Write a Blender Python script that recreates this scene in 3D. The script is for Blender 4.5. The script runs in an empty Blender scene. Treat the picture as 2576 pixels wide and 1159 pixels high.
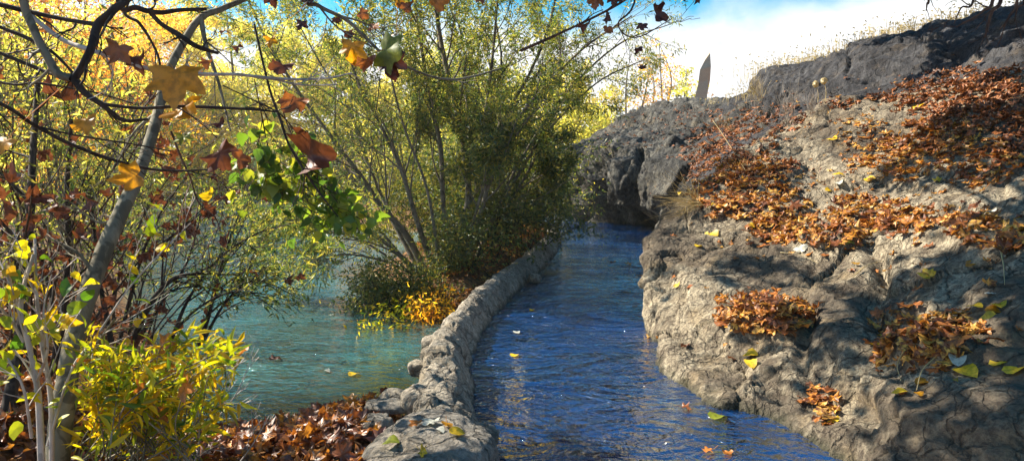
import bpy, math, random
import numpy as np
from mathutils import Vector, Matrix

# ------------------------------------------------------------------ scene, camera
sc = bpy.context.scene
COL = sc.collection
EYE = np.array([0.0, 0.0, 1.9])
FP, CX, CY = 1678.0, 1288.0, 579.5           # focal length and centre for a 2576 px wide picture
PITCH = math.atan(150.0 / FP)
FW = np.array([0, math.cos(PITCH), -math.sin(PITCH)])
UP = np.array([0, math.sin(PITCH), math.cos(PITCH)])
RT = np.array([1.0, 0, 0])

def ray(px, py):
    return FW + RT * ((px - CX) / FP) + UP * ((CY - py) / FP)
def W(px, py, d):                             # the place seen at (px, py), d metres away along the view axis
    return EYE + ray(px, py) * d
def G(px, py, z=0.0):                         # the place at height z seen at (px, py)
    r = ray(px, py)
    return EYE + r * ((z - EYE[2]) / r[2])
def proj(p):
    q = np.asarray(p) - EYE
    d = q @ FW
    dd = np.where(np.abs(d) < 1e-6, 1e-6, d)
    return CX + FP * (q @ RT) / dd, CY - FP * (q @ UP) / dd, d

cam = bpy.data.objects.new("camera", bpy.data.cameras.new("camera"))
COL.objects.link(cam)
cam.location = EYE
cam.rotation_euler = (math.pi / 2 - PITCH, 0, 0)
cam.data.sensor_width = 36
cam.data.lens = FP / 2576 * 36
cam.data.clip_end = 3000
cam.data.clip_start = 0.05
sc.camera = cam

# ------------------------------------------------------------------ mesh building
class MB:
    def __init__(s):
        s.v = []; s.f = {}; s.n = 0
    def add(s, verts, faces, mi=0):
        verts = np.asarray(verts, dtype=np.float64).reshape(-1, 3)
        faces = np.asarray(faces, dtype=np.int64)
        s.v.append(verts)
        s.f.setdefault((faces.shape[1], mi), []).append(faces + s.n)
        s.n += len(verts)
    def build(s, name, mats, parent=None, smooth=True, loc=(0, 0, 0)):
        me = bpy.data.meshes.new(name)
        loc = np.asarray(loc, dtype=float)
        v = np.concatenate(s.v) - loc
        me.vertices.add(len(v))
        me.vertices.foreach_set('co', v.astype(np.float32).ravel())
        lp, st, mi, n = [], [], [], 0
        for (k, m), fl in s.f.items():
            f = np.concatenate(fl)
            lp.append(f.ravel()); st.append(n + np.arange(len(f)) * k); mi.append(np.full(len(f), m)); n += f.size
        lp = np.concatenate(lp); st = np.concatenate(st); mi = np.concatenate(mi)
        me.loops.add(len(lp)); me.loops.foreach_set('vertex_index', lp.astype(np.int32))
        me.polygons.add(len(st)); me.polygons.foreach_set('loop_start', st.astype(np.int32))
        me.polygons.foreach_set('material_index', mi.astype(np.int32))
        me.update(calc_edges=True)
        me.polygons.foreach_set('use_smooth', np.full(len(st), smooth))
        for m in (mats if isinstance(mats, (list, tuple)) else [mats]):
            me.materials.append(m)
        o = bpy.data.objects.new(name, me)
        COL.objects.link(o)
        o.location = loc
        if parent is not None:
            o.parent = parent
            o.location = loc - np.array(parent.location)
        return o

def thing(name, label, cat, loc=(0, 0, 0), group=None, kind=None):
    o = bpy.data.objects.new(name, None); COL.objects.link(o)
    o.location = loc
    o.empty_display_size = 0.2
    return tag(o, label, cat, group, kind)
def tag(o, label=None, cat=None, group=None, kind=None):
    if label: o['label'] = label
    if cat: o['category'] = cat
    if group: o['group'] = group
    if kind: o['kind'] = kind
    return o

# ------------------------------------------------------------------ noise
def _h(ix, iy, iz, seed):
    h = (ix * 374761393 + iy * 668265263 + iz * 2147483647 + seed * 974634777) & 0xffffffff
    h = ((h ^ (h >> 13)) * 1274126177) & 0xffffffff
    h = ((h ^ (h >> 16)) * 2246822519) & 0xffffffff
    return h ^ (h >> 13)
def perlin(p, seed=0):
    p = np.asarray(p, dtype=np.float64)
    i = np.floor(p).astype(np.int64); f = p - i
    u = f * f * f * (f * (f * 6 - 15) + 10)
    def g(dx, dy, dz):
        h = _h(i[:, 0] + dx, i[:, 1] + dy, i[:, 2] + dz, seed)
        a = (h & 1023) / 1023.0 * 2 * np.pi
        z = ((h >> 10) & 1023) / 511.5 - 1
        r = np.sqrt(np.maximum(0, 1 - z * z))
        return (f[:, 0] - dx) * r * np.cos(a) + (f[:, 1] - dy) * r * np.sin(a) + (f[:, 2] - dz) * z
    def L(a, b, t): return a + (b - a) * t
    x0 = L(g(0, 0, 0), g(1, 0, 0), u[:, 0]); x1 = L(g(0, 1, 0), g(1, 1, 0), u[:, 0])
    x2 = L(g(0, 0, 1), g(1, 0, 1), u[:, 0]); x3 = L(g(0, 1, 1), g(1, 1, 1), u[:, 0])
    return L(L(x0, x1, u[:, 1]), L(x2, x3, u[:, 1]), u[:, 2]) * 1.5
def fbm(p, oct=4, seed=0, gain=.5, lac=2.03, ridge=False):
    p = np.asarray(p, dtype=np.float64); a = 1.0; s = 0; t = 0
    for k in range(oct):
        n = perlin(p * lac ** k + 17.3 * k, seed + k)
        if ridge: n = 1 - 2.2 * np.abs(n)
        s = s + a * n; t += a; a *= gain
    return s / t
def cells(p, seed=0):                          # F1, F2 distances and a random value of the nearest cell
    p = np.asarray(p, dtype=np.float64); i = np.floor(p).astype(np.int64)
    f1 = np.full(len(p), 9.0); f2 = f1.copy(); rv = np.zeros(len(p)); 
    for dx in (-1, 0, 1):
        for dy in (-1, 0, 1):
            for dz in (-1, 0, 1):
                c = i + (dx, dy, dz)
                h = _h(c[:, 0], c[:, 1], c[:, 2], seed)
                q = c + np.stack([(h & 1023), (h >> 10) & 1023, (h >> 20) & 1023], 1) / 1023.0
                d = np.linalg.norm(q - p, axis=1)
                m = d < f1
                f2 = np.where(m, f1, np.minimum(f2, d)); rv = np.where(m, (h >> 5 & 255) / 255.0, rv); f1 = np.where(m, d, f1)
    return f1, f2, rv

# ------------------------------------------------------------------ splines, tubes, lofts
def cr(P, n):                                  # Catmull-Rom through the rows of P, n samples a span
    P = np.asarray(P, dtype=float)
    Q = np.concatenate([[2 * P[0] - P[1]], P, [2 * P[-1] - P[-2]]])
    out = []
    for k in range(len(P) - 1):
        t = (np.arange(n) / n).reshape((-1,) + (1,) * (P.ndim - 1))
        a, b, c, d = Q[k], Q[k + 1], Q[k + 2], Q[k + 3]
        out.append(0.5 * (2 * b + (c - a) * t + (2 * a - 5 * b + 4 * c - d) * t ** 2 + (3 * b - a - 3 * c + d) * t ** 3))
    out.append(P[-1:])
    return np.concatenate(out)
def gridfaces(R, C, closed=False):
    r = np.arange(R - 1)[:, None]; c = np.arange(C if closed else C - 1)[None, :]
    c1 = (c + 1) % C
    return np.stack([r * C + c, r * C + c1, (r + 1) * C + c1, (r + 1) * C + c], -1).reshape(-1, 4)
def grid_normals(S):
    du = np.gradient(S, axis=0); dv = np.gradient(S, axis=1)
    n = np.cross(dv, du)
    return n / np.maximum(1e-9, np.linalg.norm(n, axis=2, keepdims=True))
def tube(mb, P, r, k=6, mi=0, knob=0.0, seed=0):
    P = np.asarray(P, dtype=float); n = len(P)
    r = np.broadcast_to(np.asarray(r, dtype=float), (n,))
    T = np.gradient(P, axis=0); T /= np.maximum(1e-9, np.linalg.norm(T, axis=1, keepdims=True))
    ref = np.array([0.3, 0.9, 0.1]) if abs(T[0] @ [0.3, .9, .1]) < .8 else np.array([1.0, 0, 0])
    A = np.cross(T, ref); A /= np.maximum(1e-9, np.linalg.norm(A, axis=1, keepdims=True))
    B = np.cross(T, A)
    a = np.arange(k) / k * 2 * np.pi
    V = P[:, None] + (A[:, None] * np.cos(a)[None, :, None] + B[:, None] * np.sin(a)[None, :, None]) * r[:, None, None]
    if knob:
        V = V.reshape(-1, 3); rr = np.repeat(r, k)
        d = V - np.repeat(P, k, axis=0)
        V = V + d * (knob * fbm(V * 9, 3, seed))[:, None]
    mb.add(V.reshape(-1, 3), gridfaces(n, k, True))
def pix_path(pts, n=6):                        # [(px, py, depth, radius px)] -> smooth points, radii in metres
    a = np.array(pts, dtype=float)
    b = np.concatenate([np.array([W(*q[:3]) for q in a]), (a[:, 3] * a[:, 2] / FP)[:, None]], 1)
    s = cr(b, n)
    return s[:, :3], np.maximum(s[:, 3], 0.0008)

# ------------------------------------------------------------------ leaves
def leaf_template(kind, seed=0):
    rs = np.random.RandomState(seed)
    if kind == 'blade2':                       # a folded rhombus, for foliage some way off
        v = [(0, 0, 0), (.5, .42, .10), (0, 1, -.12), (-.5, .42, .10)]
        return np.array(v), np.array([[0, 1, 2, 3]])
    if kind == 'blade':                        # a narrow leaf with a midrib and a drooping tip
        v = [(0, 0, 0), (.42, .25, .12), (0, .3, 0), (-.42, .25, .12), (.5, .55, .08), (0, .62, -.05), (-.5, .55, .08), (0, 1, -.3)]
        return np.array(v), np.array([[0, 1, 2, 2], [0, 2, 3, 3], [1, 4, 5, 2], [2, 5, 6, 3], [4, 7, 5, 5], [6, 5, 7, 7]])[:, :4]
    if kind == 'round':                        # heart-shaped poplar leaf
        a = np.linspace(0, 2 * np.pi, 10, endpoint=False)
        rr = .5 * (1 + .12 * np.cos(a * 3 + 1.5) + .1 * rs.rand(10)); rr[np.argmin(abs(a - np.pi / 2))] *= 1.45
        v = [(0, .5, 0)] + [(np.cos(t) * q, .5 + np.sin(t) * q, .12 * np.cos(2 * t + seed) * q * 2) for t, q in zip(a, rr)]
        return np.array(v), np.array([[0, 1 + i, 1 + (i + 1) % 10] for i in range(10)])
    # plane-tree leaf: five lobes with teeth; ring of inner vertices lets it curl
    key = [(-90, .20), (-62, .42), (-40, .62), (-24, .86), (-10, .66), (5, .60), (20, .84), (33, 1.0), (46, .78), (58, .60), (68, .80), (80, .90), (90, 1.12)]
    ang = [k[0] for k in key] + [180 - k[0] for k in key[-2:0:-1]]
    rad = [k[1] for k in key] + [k[1] for k in key[-2:0:-1]]
    a = np.radians(ang); r = np.array(rad) * (1 + .16 * (rs.rand(len(rad)) - .5))
    n = len(a)
    O = np.stack([np.cos(a) * r, np.sin(a) * r], 1) * .5
    I = O * .5
    xy = np.concatenate([[[0, 0]], I, O]); R = np.linalg.norm(xy, axis=1)
    th = np.arctan2(xy[:, 1], xy[:, 0])
    c = rs.rand(6)
    curl = {0: .5, 1: 1.0, 2: 1.7}.get(kind if isinstance(kind, int) else 1, .9)
    z = curl * ((c[0] - .35) * 1.6 * xy[:, 0] ** 2 + (c[1] - .4) * 1.6 * xy[:, 1] ** 2 + .55 * R ** 2 * np.cos(2.5 * th + 6 * c[2]) + .5 * R ** 2 * np.cos(5 * th + 6 * c[3])) - .12 * (R > .2) * np.abs(np.cos(2.5 * (th - math.pi / 2))) * R
    v = np.column_stack([xy[:, 0] * (1 - .25 * curl * R * c[4]), xy[:, 1] + .1, z])
    if kind == 2:                              # dried and rolled up along the midrib
        w = 2.2 + 2.0 * c[5]; t = v[:, 0] * w
        v = np.column_stack([np.sin(t) / w * 1.15, v[:, 1] * .95 + .12 * np.sin(6 * v[:, 0]), (1 - np.cos(t)) / w + v[:, 2] * .7 + .35 * (v[:, 1] - .3) ** 2 * np.sign(c[2] - .4)])
    f = []
    for i in range(n):
        j = (i + 1) % n
        f += [[0, 1 + i, 1 + j, 1 + j], [1 + i, 1 + n + i, 1 + n + j, 1 + j]]
    return v, np.array(f)
def split_tq(F):                               # quads whose last index repeats are triangles
    if F.shape[1] == 3: return F, None
    t = F[:, 3] == F[:, 2]
    return (F[t][:, :3] if t.any() else None), (F[~t] if (~t).any() else None)
def frames(N, D):                              # rotation matrices with local z along N and y near D
    N = N / np.maximum(1e-9, np.linalg.norm(N, axis=1, keepdims=True))
    Y = D - N * (D * N).sum(1, keepdims=True)
    Y /= np.maximum(1e-9, np.linalg.norm(Y, axis=1, keepdims=True))
    X = np.cross(Y, N)
    return np.stack([X, Y, N], -1)
def put_leaves(mb, tmpl, P, N, D, L, Wd, mi=0):
    tv, tf = tmpl
    m = len(P)
    if m == 0: return
    M = frames(N, D)
    s = np.stack([np.broadcast_to(Wd, (m,)), np.broadcast_to(L, (m,)), (np.broadcast_to(Wd, (m,)) + np.broadcast_to(L, (m,))) / 2], 1)
    v = np.einsum('nij,nkj->nki', M, tv[None] * s[:, None, :]) + P[:, None]
    off = (np.arange(m) * len(tv))[:, None, None]
    T, Q = split_tq(tf)
    base = mb.n
    mb.v.append(v.reshape(-1, 3)); mb.n += m * len(tv)
    if T is not None: mb.f.setdefault((3, mi), []).append((T[None] + off + base).reshape(-1, 3))
    if Q is not None: mb.f.setdefault((4, mi), []).append((Q[None] + off + base).reshape(-1, 4))
def runit(rs, n):
    v = rs.normal(size=(n, 3)); return v / np.linalg.norm(v, axis=1, keepdims=True)

# ------------------------------------------------------------------ branching
class Plant:
    """Stems, boughs and twigs as tapered tubes; remembers where twigs run so leaves can hang on them."""
    def __init__(s, seed):
        s.rs = np.random.RandomState(seed); s.mb = MB(); s.tw = []; s.td = []
    def stem(s, P, r, k=6, leafy=False, knob=0.0):
        tube(s.mb, P, r, k, knob=knob, seed=3)
        if leafy: s.note(P)
    def note(s, P, step=.06):
        P = np.asarray(P); d = np.diff(P, axis=0); L = np.linalg.norm(d, axis=1)
        for a, v, l in zip(P[:-1], d, L):
            n = max(1, int(l / step))
            t = (np.arange(n) + .5) / n
            s.tw.append(a + v * t[:, None]); s.td.append(np.repeat((v / max(l, 1e-6))[None], n, 0))
    def twig(s, p, d, L, r, lev, spread=.6, droop=0.0, wob=.25, seg=5, kids=4, step=.06, minr=.002, start=.25, up=0.0, leaf_lev=1):
        rs = s.rs; d = d / np.linalg.norm(d); P = [p]; q = p.copy(); dirs = []
        for i in range(seg):
            d = d + rs.normal(size=3) * wob * .35 + np.array([0, 0, up - droop * (i + 1) / seg])
            d = d / np.linalg.norm(d); q = q + d * L / seg; P.append(q.copy()); dirs.append(d.copy())
        P = np.array(P); R = np.linspace(r, max(minr, r * .3), len(P))
        tube(s.mb, P, R, 5 if r > .01 else (4 if r > .004 else 3))
        if lev <= leaf_lev: s.note(P[1:] if lev else P, step)
        if lev <= 0: return
        for j in range(kids):
            t = start + (1 - start) * (j + rs.rand()) / kids
            x = t * seg; i = min(int(x), seg - 1)
            pp = P[i] + (P[i + 1] - P[i]) * (x - i)
            o = rs.normal(size=3); o -= dirs[i] * (o @ dirs[i]); o /= max(1e-6, np.linalg.norm(o))
            nd = dirs[i] + o * spread * (.7 + .6 * rs.rand())
            s.twig(pp, nd, L * (.72 - .35 * t) * (.7 + .6 * rs.rand()), R[i] * .6, lev - 1, spread, droop, wob, max(3, seg - 1), kids, step, minr, start, up, leaf_lev)
    def shoots(s, P, r, n, L, lev=1, start=.3, spread=.8, **kw):
        rs = s.rs; P = np.asarray(P); m = len(P)
        for j in range(n):
            t = start + (1 - start) * (j + rs.rand()) / n
            i = min(int(t * (m - 1)), m - 2)
            d = P[i + 1] - P[i]; d /= max(1e-9, np.linalg.norm(d))
            o = rs.normal(size=3); o -= d * (o @ d); o /= np.linalg.norm(o)
            s.twig(P[i], d + o * spread, L * (.6 + .7 * rs.rand()) * (1.15 - .5 * t), np.atleast_1d(r)[min(i, len(np.atleast_1d(r)) - 1)] * .45 + .001, lev, **kw)
    def leaves(s, n, tmpls, L, Wd, mi=0, hang=.5, jit=.03, filt=None, out=None):
        rs = s.rs; A = np.concatenate(s.tw); D = np.concatenate(s.td)
        if filt is not None:
            m = filt(A); A = A[m]; D = D[m]
        if len(A) == 0: return None
        i = rs.randint(len(A), size=n)
        P = A[i] + rs.normal(size=(n, 3)) * jit
        d = D[i] * .7 + runit(rs, n) * .8 + np.array([0, 0, -hang])
        N = runit(rs, n) + np.array([0, 0, .5])
        mb = out or MB()
        q = rs.randint(len(tmpls), size=n)
        sz = rs.uniform(.65, 1.25, n)
        for k, t in enumerate(tmpls):
            m = q == k
            put_leaves(mb, t, P[m], N[m], d[m], L * sz[m], Wd * sz[m], mi)
        return mb
# ------------------------------------------------------------------ materials
def newmat(name):
    m = bpy.data.materials.new(name); m.use_nodes = True
    nt = m.node_tree
    for n in list(nt.nodes): nt.nodes.remove(n)
    out = nt.nodes.new('ShaderNodeOutputMaterial')
    return m, nt, out
def N_(nt, t, **kw):
    n = nt.nodes.new(t)
    for k, v in kw.items():
        if k in n.inputs.keys() if isinstance(k, str) else False: n.inputs[k].default_value = v
        else: setattr(n, k, v)
    return n
def ramp(nt, fac, stops, interp='LINEAR'):
    r = nt.nodes.new('ShaderNodeValToRGB'); e = r.color_ramp; e.interpolation = interp
    while len(e.elements) > 1: e.elements.remove(e.elements[-1])
    e.elements[0].position = stops[0][0]; e.elements[0].color = (*stops[0][1], 1)
    for p, c in stops[1:]:
        x = e.elements.new(p); x.color = (*c, 1)
    nt.links.new(fac, r.inputs[0]); return r.outputs[0]
def mixc(nt, fac, a, b, mode='MIX'):
    m = nt.nodes.new('ShaderNodeMix'); m.data_type = 'RGBA'; m.blend_type = mode
    for s, v in ((m.inputs[0], fac), (m.inputs[6], a), (m.inputs[7], b)):
        if hasattr(v, 'links'): nt.links.new(v, s)
        elif isinstance(v, (int, float)): s.default_value = v
        else: s.default_value = (*v, 1)
    return m.outputs[2]
def math_(nt, op, a, b=0.0, clamp=False):
    m = nt.nodes.new('ShaderNodeMath'); m.operation = op; m.use_clamp = clamp
    for s, v in zip(m.inputs, (a, b)):
        if hasattr(v, 'links'): nt.links.new(v, s)
        else: s.default_value = v
    return m.outputs[0]
def objco(nt, scale=(1, 1, 1), rot=(0, 0, 0)):
    g = nt.nodes.new('ShaderNodeNewGeometry')          # world position, so that shared meshes still vary
    mp = nt.nodes.new('ShaderNodeMapping'); mp.inputs['Scale'].default_value = scale; mp.inputs['Rotation'].default_value = rot
    nt.links.new(g.outputs['Position'], mp.inputs[0]); return mp.outputs[0]
def noise(nt, co, scale, detail=4, rough=.55, dist=0.0):
    n = nt.nodes.new('ShaderNodeTexNoise'); n.inputs['Scale'].default_value = scale; n.inputs['Detail'].default_value = detail
    n.inputs['Roughness'].default_value = rough; n.inputs['Distortion'].default_value = dist
    nt.links.new(co, n.inputs['Vector']); return n.outputs[0]
def voro(nt, co, scale, feature='F1', out='Distance', rnd=1.0):
    n = nt.nodes.new('ShaderNodeTexVoronoi'); n.feature = feature; n.inputs['Scale'].default_value = scale
    n.inputs['Randomness'].default_value = rnd
    nt.links.new(co, n.inputs['Vector']); return n.outputs[out]
def bump(nt, h, dist, strength=1.0, prev=None):
    b = nt.nodes.new('ShaderNodeBump'); b.inputs['Distance'].default_value = dist; b.inputs['Strength'].default_value = strength
    nt.links.new(h, b.inputs['Height'])
    if prev is not None: nt.links.new(prev, b.inputs['Normal'])
    return b.outputs[0]
def principled(nt, out, col, rough=.8, spec=.3, nrm=None):
    p = nt.nodes.new('ShaderNodeBsdfPrincipled')
    if hasattr(col, 'links'): nt.links.new(col, p.inputs['Base Color'])
    else: p.inputs['Base Color'].default_value = (*col, 1)
    if hasattr(rough, 'links'): nt.links.new(rough, p.inputs['Roughness'])
    else: p.inputs['Roughness'].default_value = rough
    p.inputs['Specular IOR Level'].default_value = spec
    if nrm is not None: nt.links.new(nrm, p.inputs['Normal'])
    if out is not None: nt.links.new(p.outputs[0], out.inputs[0])
    return p

def leaf_mat(name, stops, trans=.45, gloss=.12, tboost=1.5, blotch=None, rough=.45):
    m, nt, out = newmat(name)
    g = nt.nodes.new('ShaderNodeNewGeometry')
    c = ramp(nt, g.outputs['Random Per Island'], stops)
    co = objco(nt)
    if blotch:
        c = mixc(nt, ramp(nt, noise(nt, co, blotch[0], 3), [(.42, (0, 0, 0)), (.62, (1, 1, 1))]), c, blotch[1])
    big = noise(nt, co, .9, 2)
    hs = nt.nodes.new('ShaderNodeHueSaturation'); nt.links.new(c, hs.inputs['Color'])
    nt.links.new(math_(nt, 'ADD', math_(nt, 'MULTIPLY', big, .8), .62), hs.inputs['Value'])
    c = hs.outputs[0]
    d = nt.nodes.new('ShaderNodeBsdfDiffuse'); nt.links.new(c, d.inputs[0])
    t = nt.nodes.new('ShaderNodeBsdfTranslucent')
    tc = mixc(nt, 1.0, c, (tboost, tboost * .95, tboost * .55), 'MULTIPLY'); nt.links.new(tc, t.inputs[0])
    mx = nt.nodes.new('ShaderNodeMixShader'); mx.inputs[0].default_value = trans
    nt.links.new(d.outputs[0], mx.inputs[1]); nt.links.new(t.outputs[0], mx.inputs[2])
    gl = nt.nodes.new('ShaderNodeBsdfGlossy'); gl.inputs['Roughness'].default_value = rough
    gl.inputs[0].default_value = (.8, .85, .9, 1)
    m2 = nt.nodes.new('ShaderNodeMixShader'); m2.inputs[0].default_value = gloss
    nt.links.new(mx.outputs[0], m2.inputs[1]); nt.links.new(gl.outputs[0], m2.inputs[2])
    nt.links.new(m2.outputs[0], out.inputs[0])
    return m
def bark_mat(name, a, b, scale=14, stretch=(1, 1, .25), d=.006):
    m, nt, out = newmat(name)
    co = objco(nt, stretch)
    n1 = noise(nt, co, scale, 5, .65, .4); n2 = noise(nt, objco(nt), 5, 3)
    c = ramp(nt, n1, [(.35, a), (.62, b)])
    c = mixc(nt, ramp(nt, n2, [(.45, (0, 0, 0)), (.6, (1, 1, 1))]), c, tuple(.5 * x + .5 * y for x, y in zip(a, b)))
    c = mixc(nt, math_(nt, 'MULTIPLY', ramp(nt, noise(nt, objco(nt, (1, 1, .6)), 11, 3, .5, .6), [(.54, (0, 0, 0)), (.58, (1, 1, 1))]), .7), c, tuple(x * .8 for x in a))
    principled(nt, out, c, .85, .2, bump(nt, n1, d))
    return m
def rock_mat(name, light, mid, dark, stain_shade=.5, warm=(.33, .24, .13)):
    m, nt, out = newmat(name)
    co = objco(nt)
    # bands dip down towards the water, as in the bedding of the stone
    cs = objco(nt, (1, 1, .6), (.25, .35, 0))
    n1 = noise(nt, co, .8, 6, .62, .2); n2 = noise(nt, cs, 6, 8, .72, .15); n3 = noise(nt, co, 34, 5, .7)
    def warped(scale, rot, amt):
        c_ = objco(nt, scale, rot); w = nt.nodes.new('ShaderNodeTexNoise'); w.inputs['Scale'].default_value = 2.2; w.inputs['Detail'].default_value = 5; nt.links.new(co, w.inputs['Vector'])
        v_ = nt.nodes.new('ShaderNodeVectorMath'); v_.operation = 'SCALE'; v_.inputs['Scale'].default_value = amt; nt.links.new(w.outputs['Color'], v_.inputs[0])
        a_ = nt.nodes.new('ShaderNodeVectorMath'); nt.links.new(c_, a_.inputs[0]); nt.links.new(v_.outputs[0], a_.inputs[1]); return a_.outputs[0]
    cr1 = voro(nt, warped((1, 1, .4), (.5, .5, .1), .55), 2.6, 'DISTANCE_TO_EDGE'); cr2 = voro(nt, warped((1.5, 1.2, .38), (.5, -.7, .3), .25), 6, 'DISTANCE_TO_EDGE')
    msk = ramp(nt, noise(nt, co, 1.7, 3), [(.40, (1, 1, 1)), (.50, (0, 0, 0))])
    c1_ = math_(nt, 'MULTIPLY', ramp(nt, cr1, [(0, (1, 1, 1)), (.028, (0, 0, 0))]), 1.0)
    c2_ = math_(nt, 'MULTIPLY', ramp(nt, cr2, [(0, (1, 1, 1)), (.05, (0, 0, 0))]), msk)
    crack = math_(nt, 'MAXIMUM', c1_, c2_); crk = math_(nt, 'SUBTRACT', 1.0, crack)
    flat_ = voro(nt, warped((1, 1, .5), (.2, -.4, .3), .35), 5.5, 'F1', 'Color'); fs_ = nt.nodes.new('ShaderNodeSeparateColor'); nt.links.new(flat_, fs_.inputs[0])
    c = ramp(nt, n2, [(.28, dark), (.44, mid), (.6, light), (.8, tuple(min(1, x * 1.22) for x in light))])
    c = mixc(nt, math_(nt, 'MULTIPLY', ramp(nt, n1, [(.44, (0, 0, 0)), (.56, (1, 1, 1))]), stain_shade), c, dark)  # brown varnish patches, deepened to carry some of the outcrop's shade as colour
    c = mixc(nt, math_(nt, 'MULTIPLY', ramp(nt, noise(nt, co, 2.3, 5, .6), [(.52, (0, 0, 0)), (.66, (1, 1, 1))]), .45), c, warm)
    c = mixc(nt, math_(nt, 'MULTIPLY', ramp(nt, n3, [(.40, (1, 1, 1)), (.55, (0, 0, 0))]), .7), c, dark)
    c = mixc(nt, math_(nt, 'MULTIPLY', ramp(nt, noise(nt, cs, 15, 5, .7, .2), [(.36, (1, 1, 1)), (.46, (0, 0, 0))]), .7), c, dark)
    c = mixc(nt, math_(nt, 'MULTIPLY', crack, .6), c, tuple(x * .5 for x in dark))
    # wet, dark band at the water's edge
    g = nt.nodes.new('ShaderNodeNewGeometry'); sx = nt.nodes.new('ShaderNodeSeparateXYZ'); nt.links.new(g.outputs['Position'], sx.inputs[0])
    z = math_(nt, 'ADD', sx.outputs[2], math_(nt, 'MULTIPLY', math_(nt, 'SUBTRACT', n2, .5), .25))
    wet = ramp(nt, z, [(.0, (1, 1, 1)), (.09, (0, 0, 0))])
    c = mixc(nt, math_(nt, 'MULTIPLY', wet, .75), c, (.035, .04, .025))
    h = math_(nt, 'ADD', math_(nt, 'MULTIPLY', n2, 1.0), math_(nt, 'MULTIPLY', n3, .5))
    h = math_(nt, 'ADD', h, math_(nt, 'MULTIPLY', fs_.outputs[0], .22))
    nb = bump(nt, h, .07)
    nb = bump(nt, crk, .035, .8, nb)
    principled(nt, out, c, .88, .25, nb)
    return m

M = {}
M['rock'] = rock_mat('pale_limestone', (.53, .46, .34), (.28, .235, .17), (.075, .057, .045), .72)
M['rock_far'] = rock_mat('grey_limestone', (.19, .182, .16), (.065, .062, .06), (.018, .018, .02), .55, (.25, .2, .13))  # grey stone, base colours lowered further to stand in for the bluff's shade
M['rock_dark'] = rock_mat('shaded_grey_rock', (.10, .10, .108), (.05, .05, .058), (.025, .025, .03), .6, (.16, .12, .08))  # shade of the skyline ledge darkened into the base colours
M['mortar'] = rock_mat('mortared_stone', (.64, .57, .47), (.45, .40, .33), (.17, .145, .12), .3)
M['stone'] = rock_mat('smooth_boulder', (.42, .39, .35), (.31, .285, .255), (.15, .135, .12), .35)
def soil_mat():
    m, nt, out = newmat('leafy_soil')
    co = objco(nt)
    n1 = noise(nt, co, 3, 6, .7); n2 = noise(nt, co, 30, 5, .8); v = voro(nt, co, 14, 'F1', 'Color')
    s = nt.nodes.new('ShaderNodeSeparateColor'); nt.links.new(v, s.inputs[0])
    c = ramp(nt, n1, [(.35, (.05, .035, .022)), (.6, (.13, .09, .055))])
    c = mixc(nt, .5, c, ramp(nt, s.outputs[0], [(0, (.05, .03, .02)), (.5, (.16, .08, .035)), (1, (.26, .14, .05))]))
    principled(nt, out, c, .95, .1, bump(nt, math_(nt, 'ADD', n2, s.outputs[1]), .03))
    return m
M['soil'] = soil_mat()
def bed_mat():
    m, nt, out = newmat('river_bed')
    co = objco(nt)
    n1 = noise(nt, co, .5, 4); n2 = noise(nt, co, 7, 5, .7); v = voro(nt, co, 4.5)
    c = ramp(nt, n1, [(.35, (.10, .12, .07)), (.65, (.24, .24, .14))])
    c = mixc(nt, .5, c, ramp(nt, n2, [(.35, (.06, .07, .045)), (.7, (.32, .29, .18))]))
    principled(nt, out, c, .9, .1, bump(nt, v, .06))
    return m
M['bed'] = bed_mat()

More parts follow.
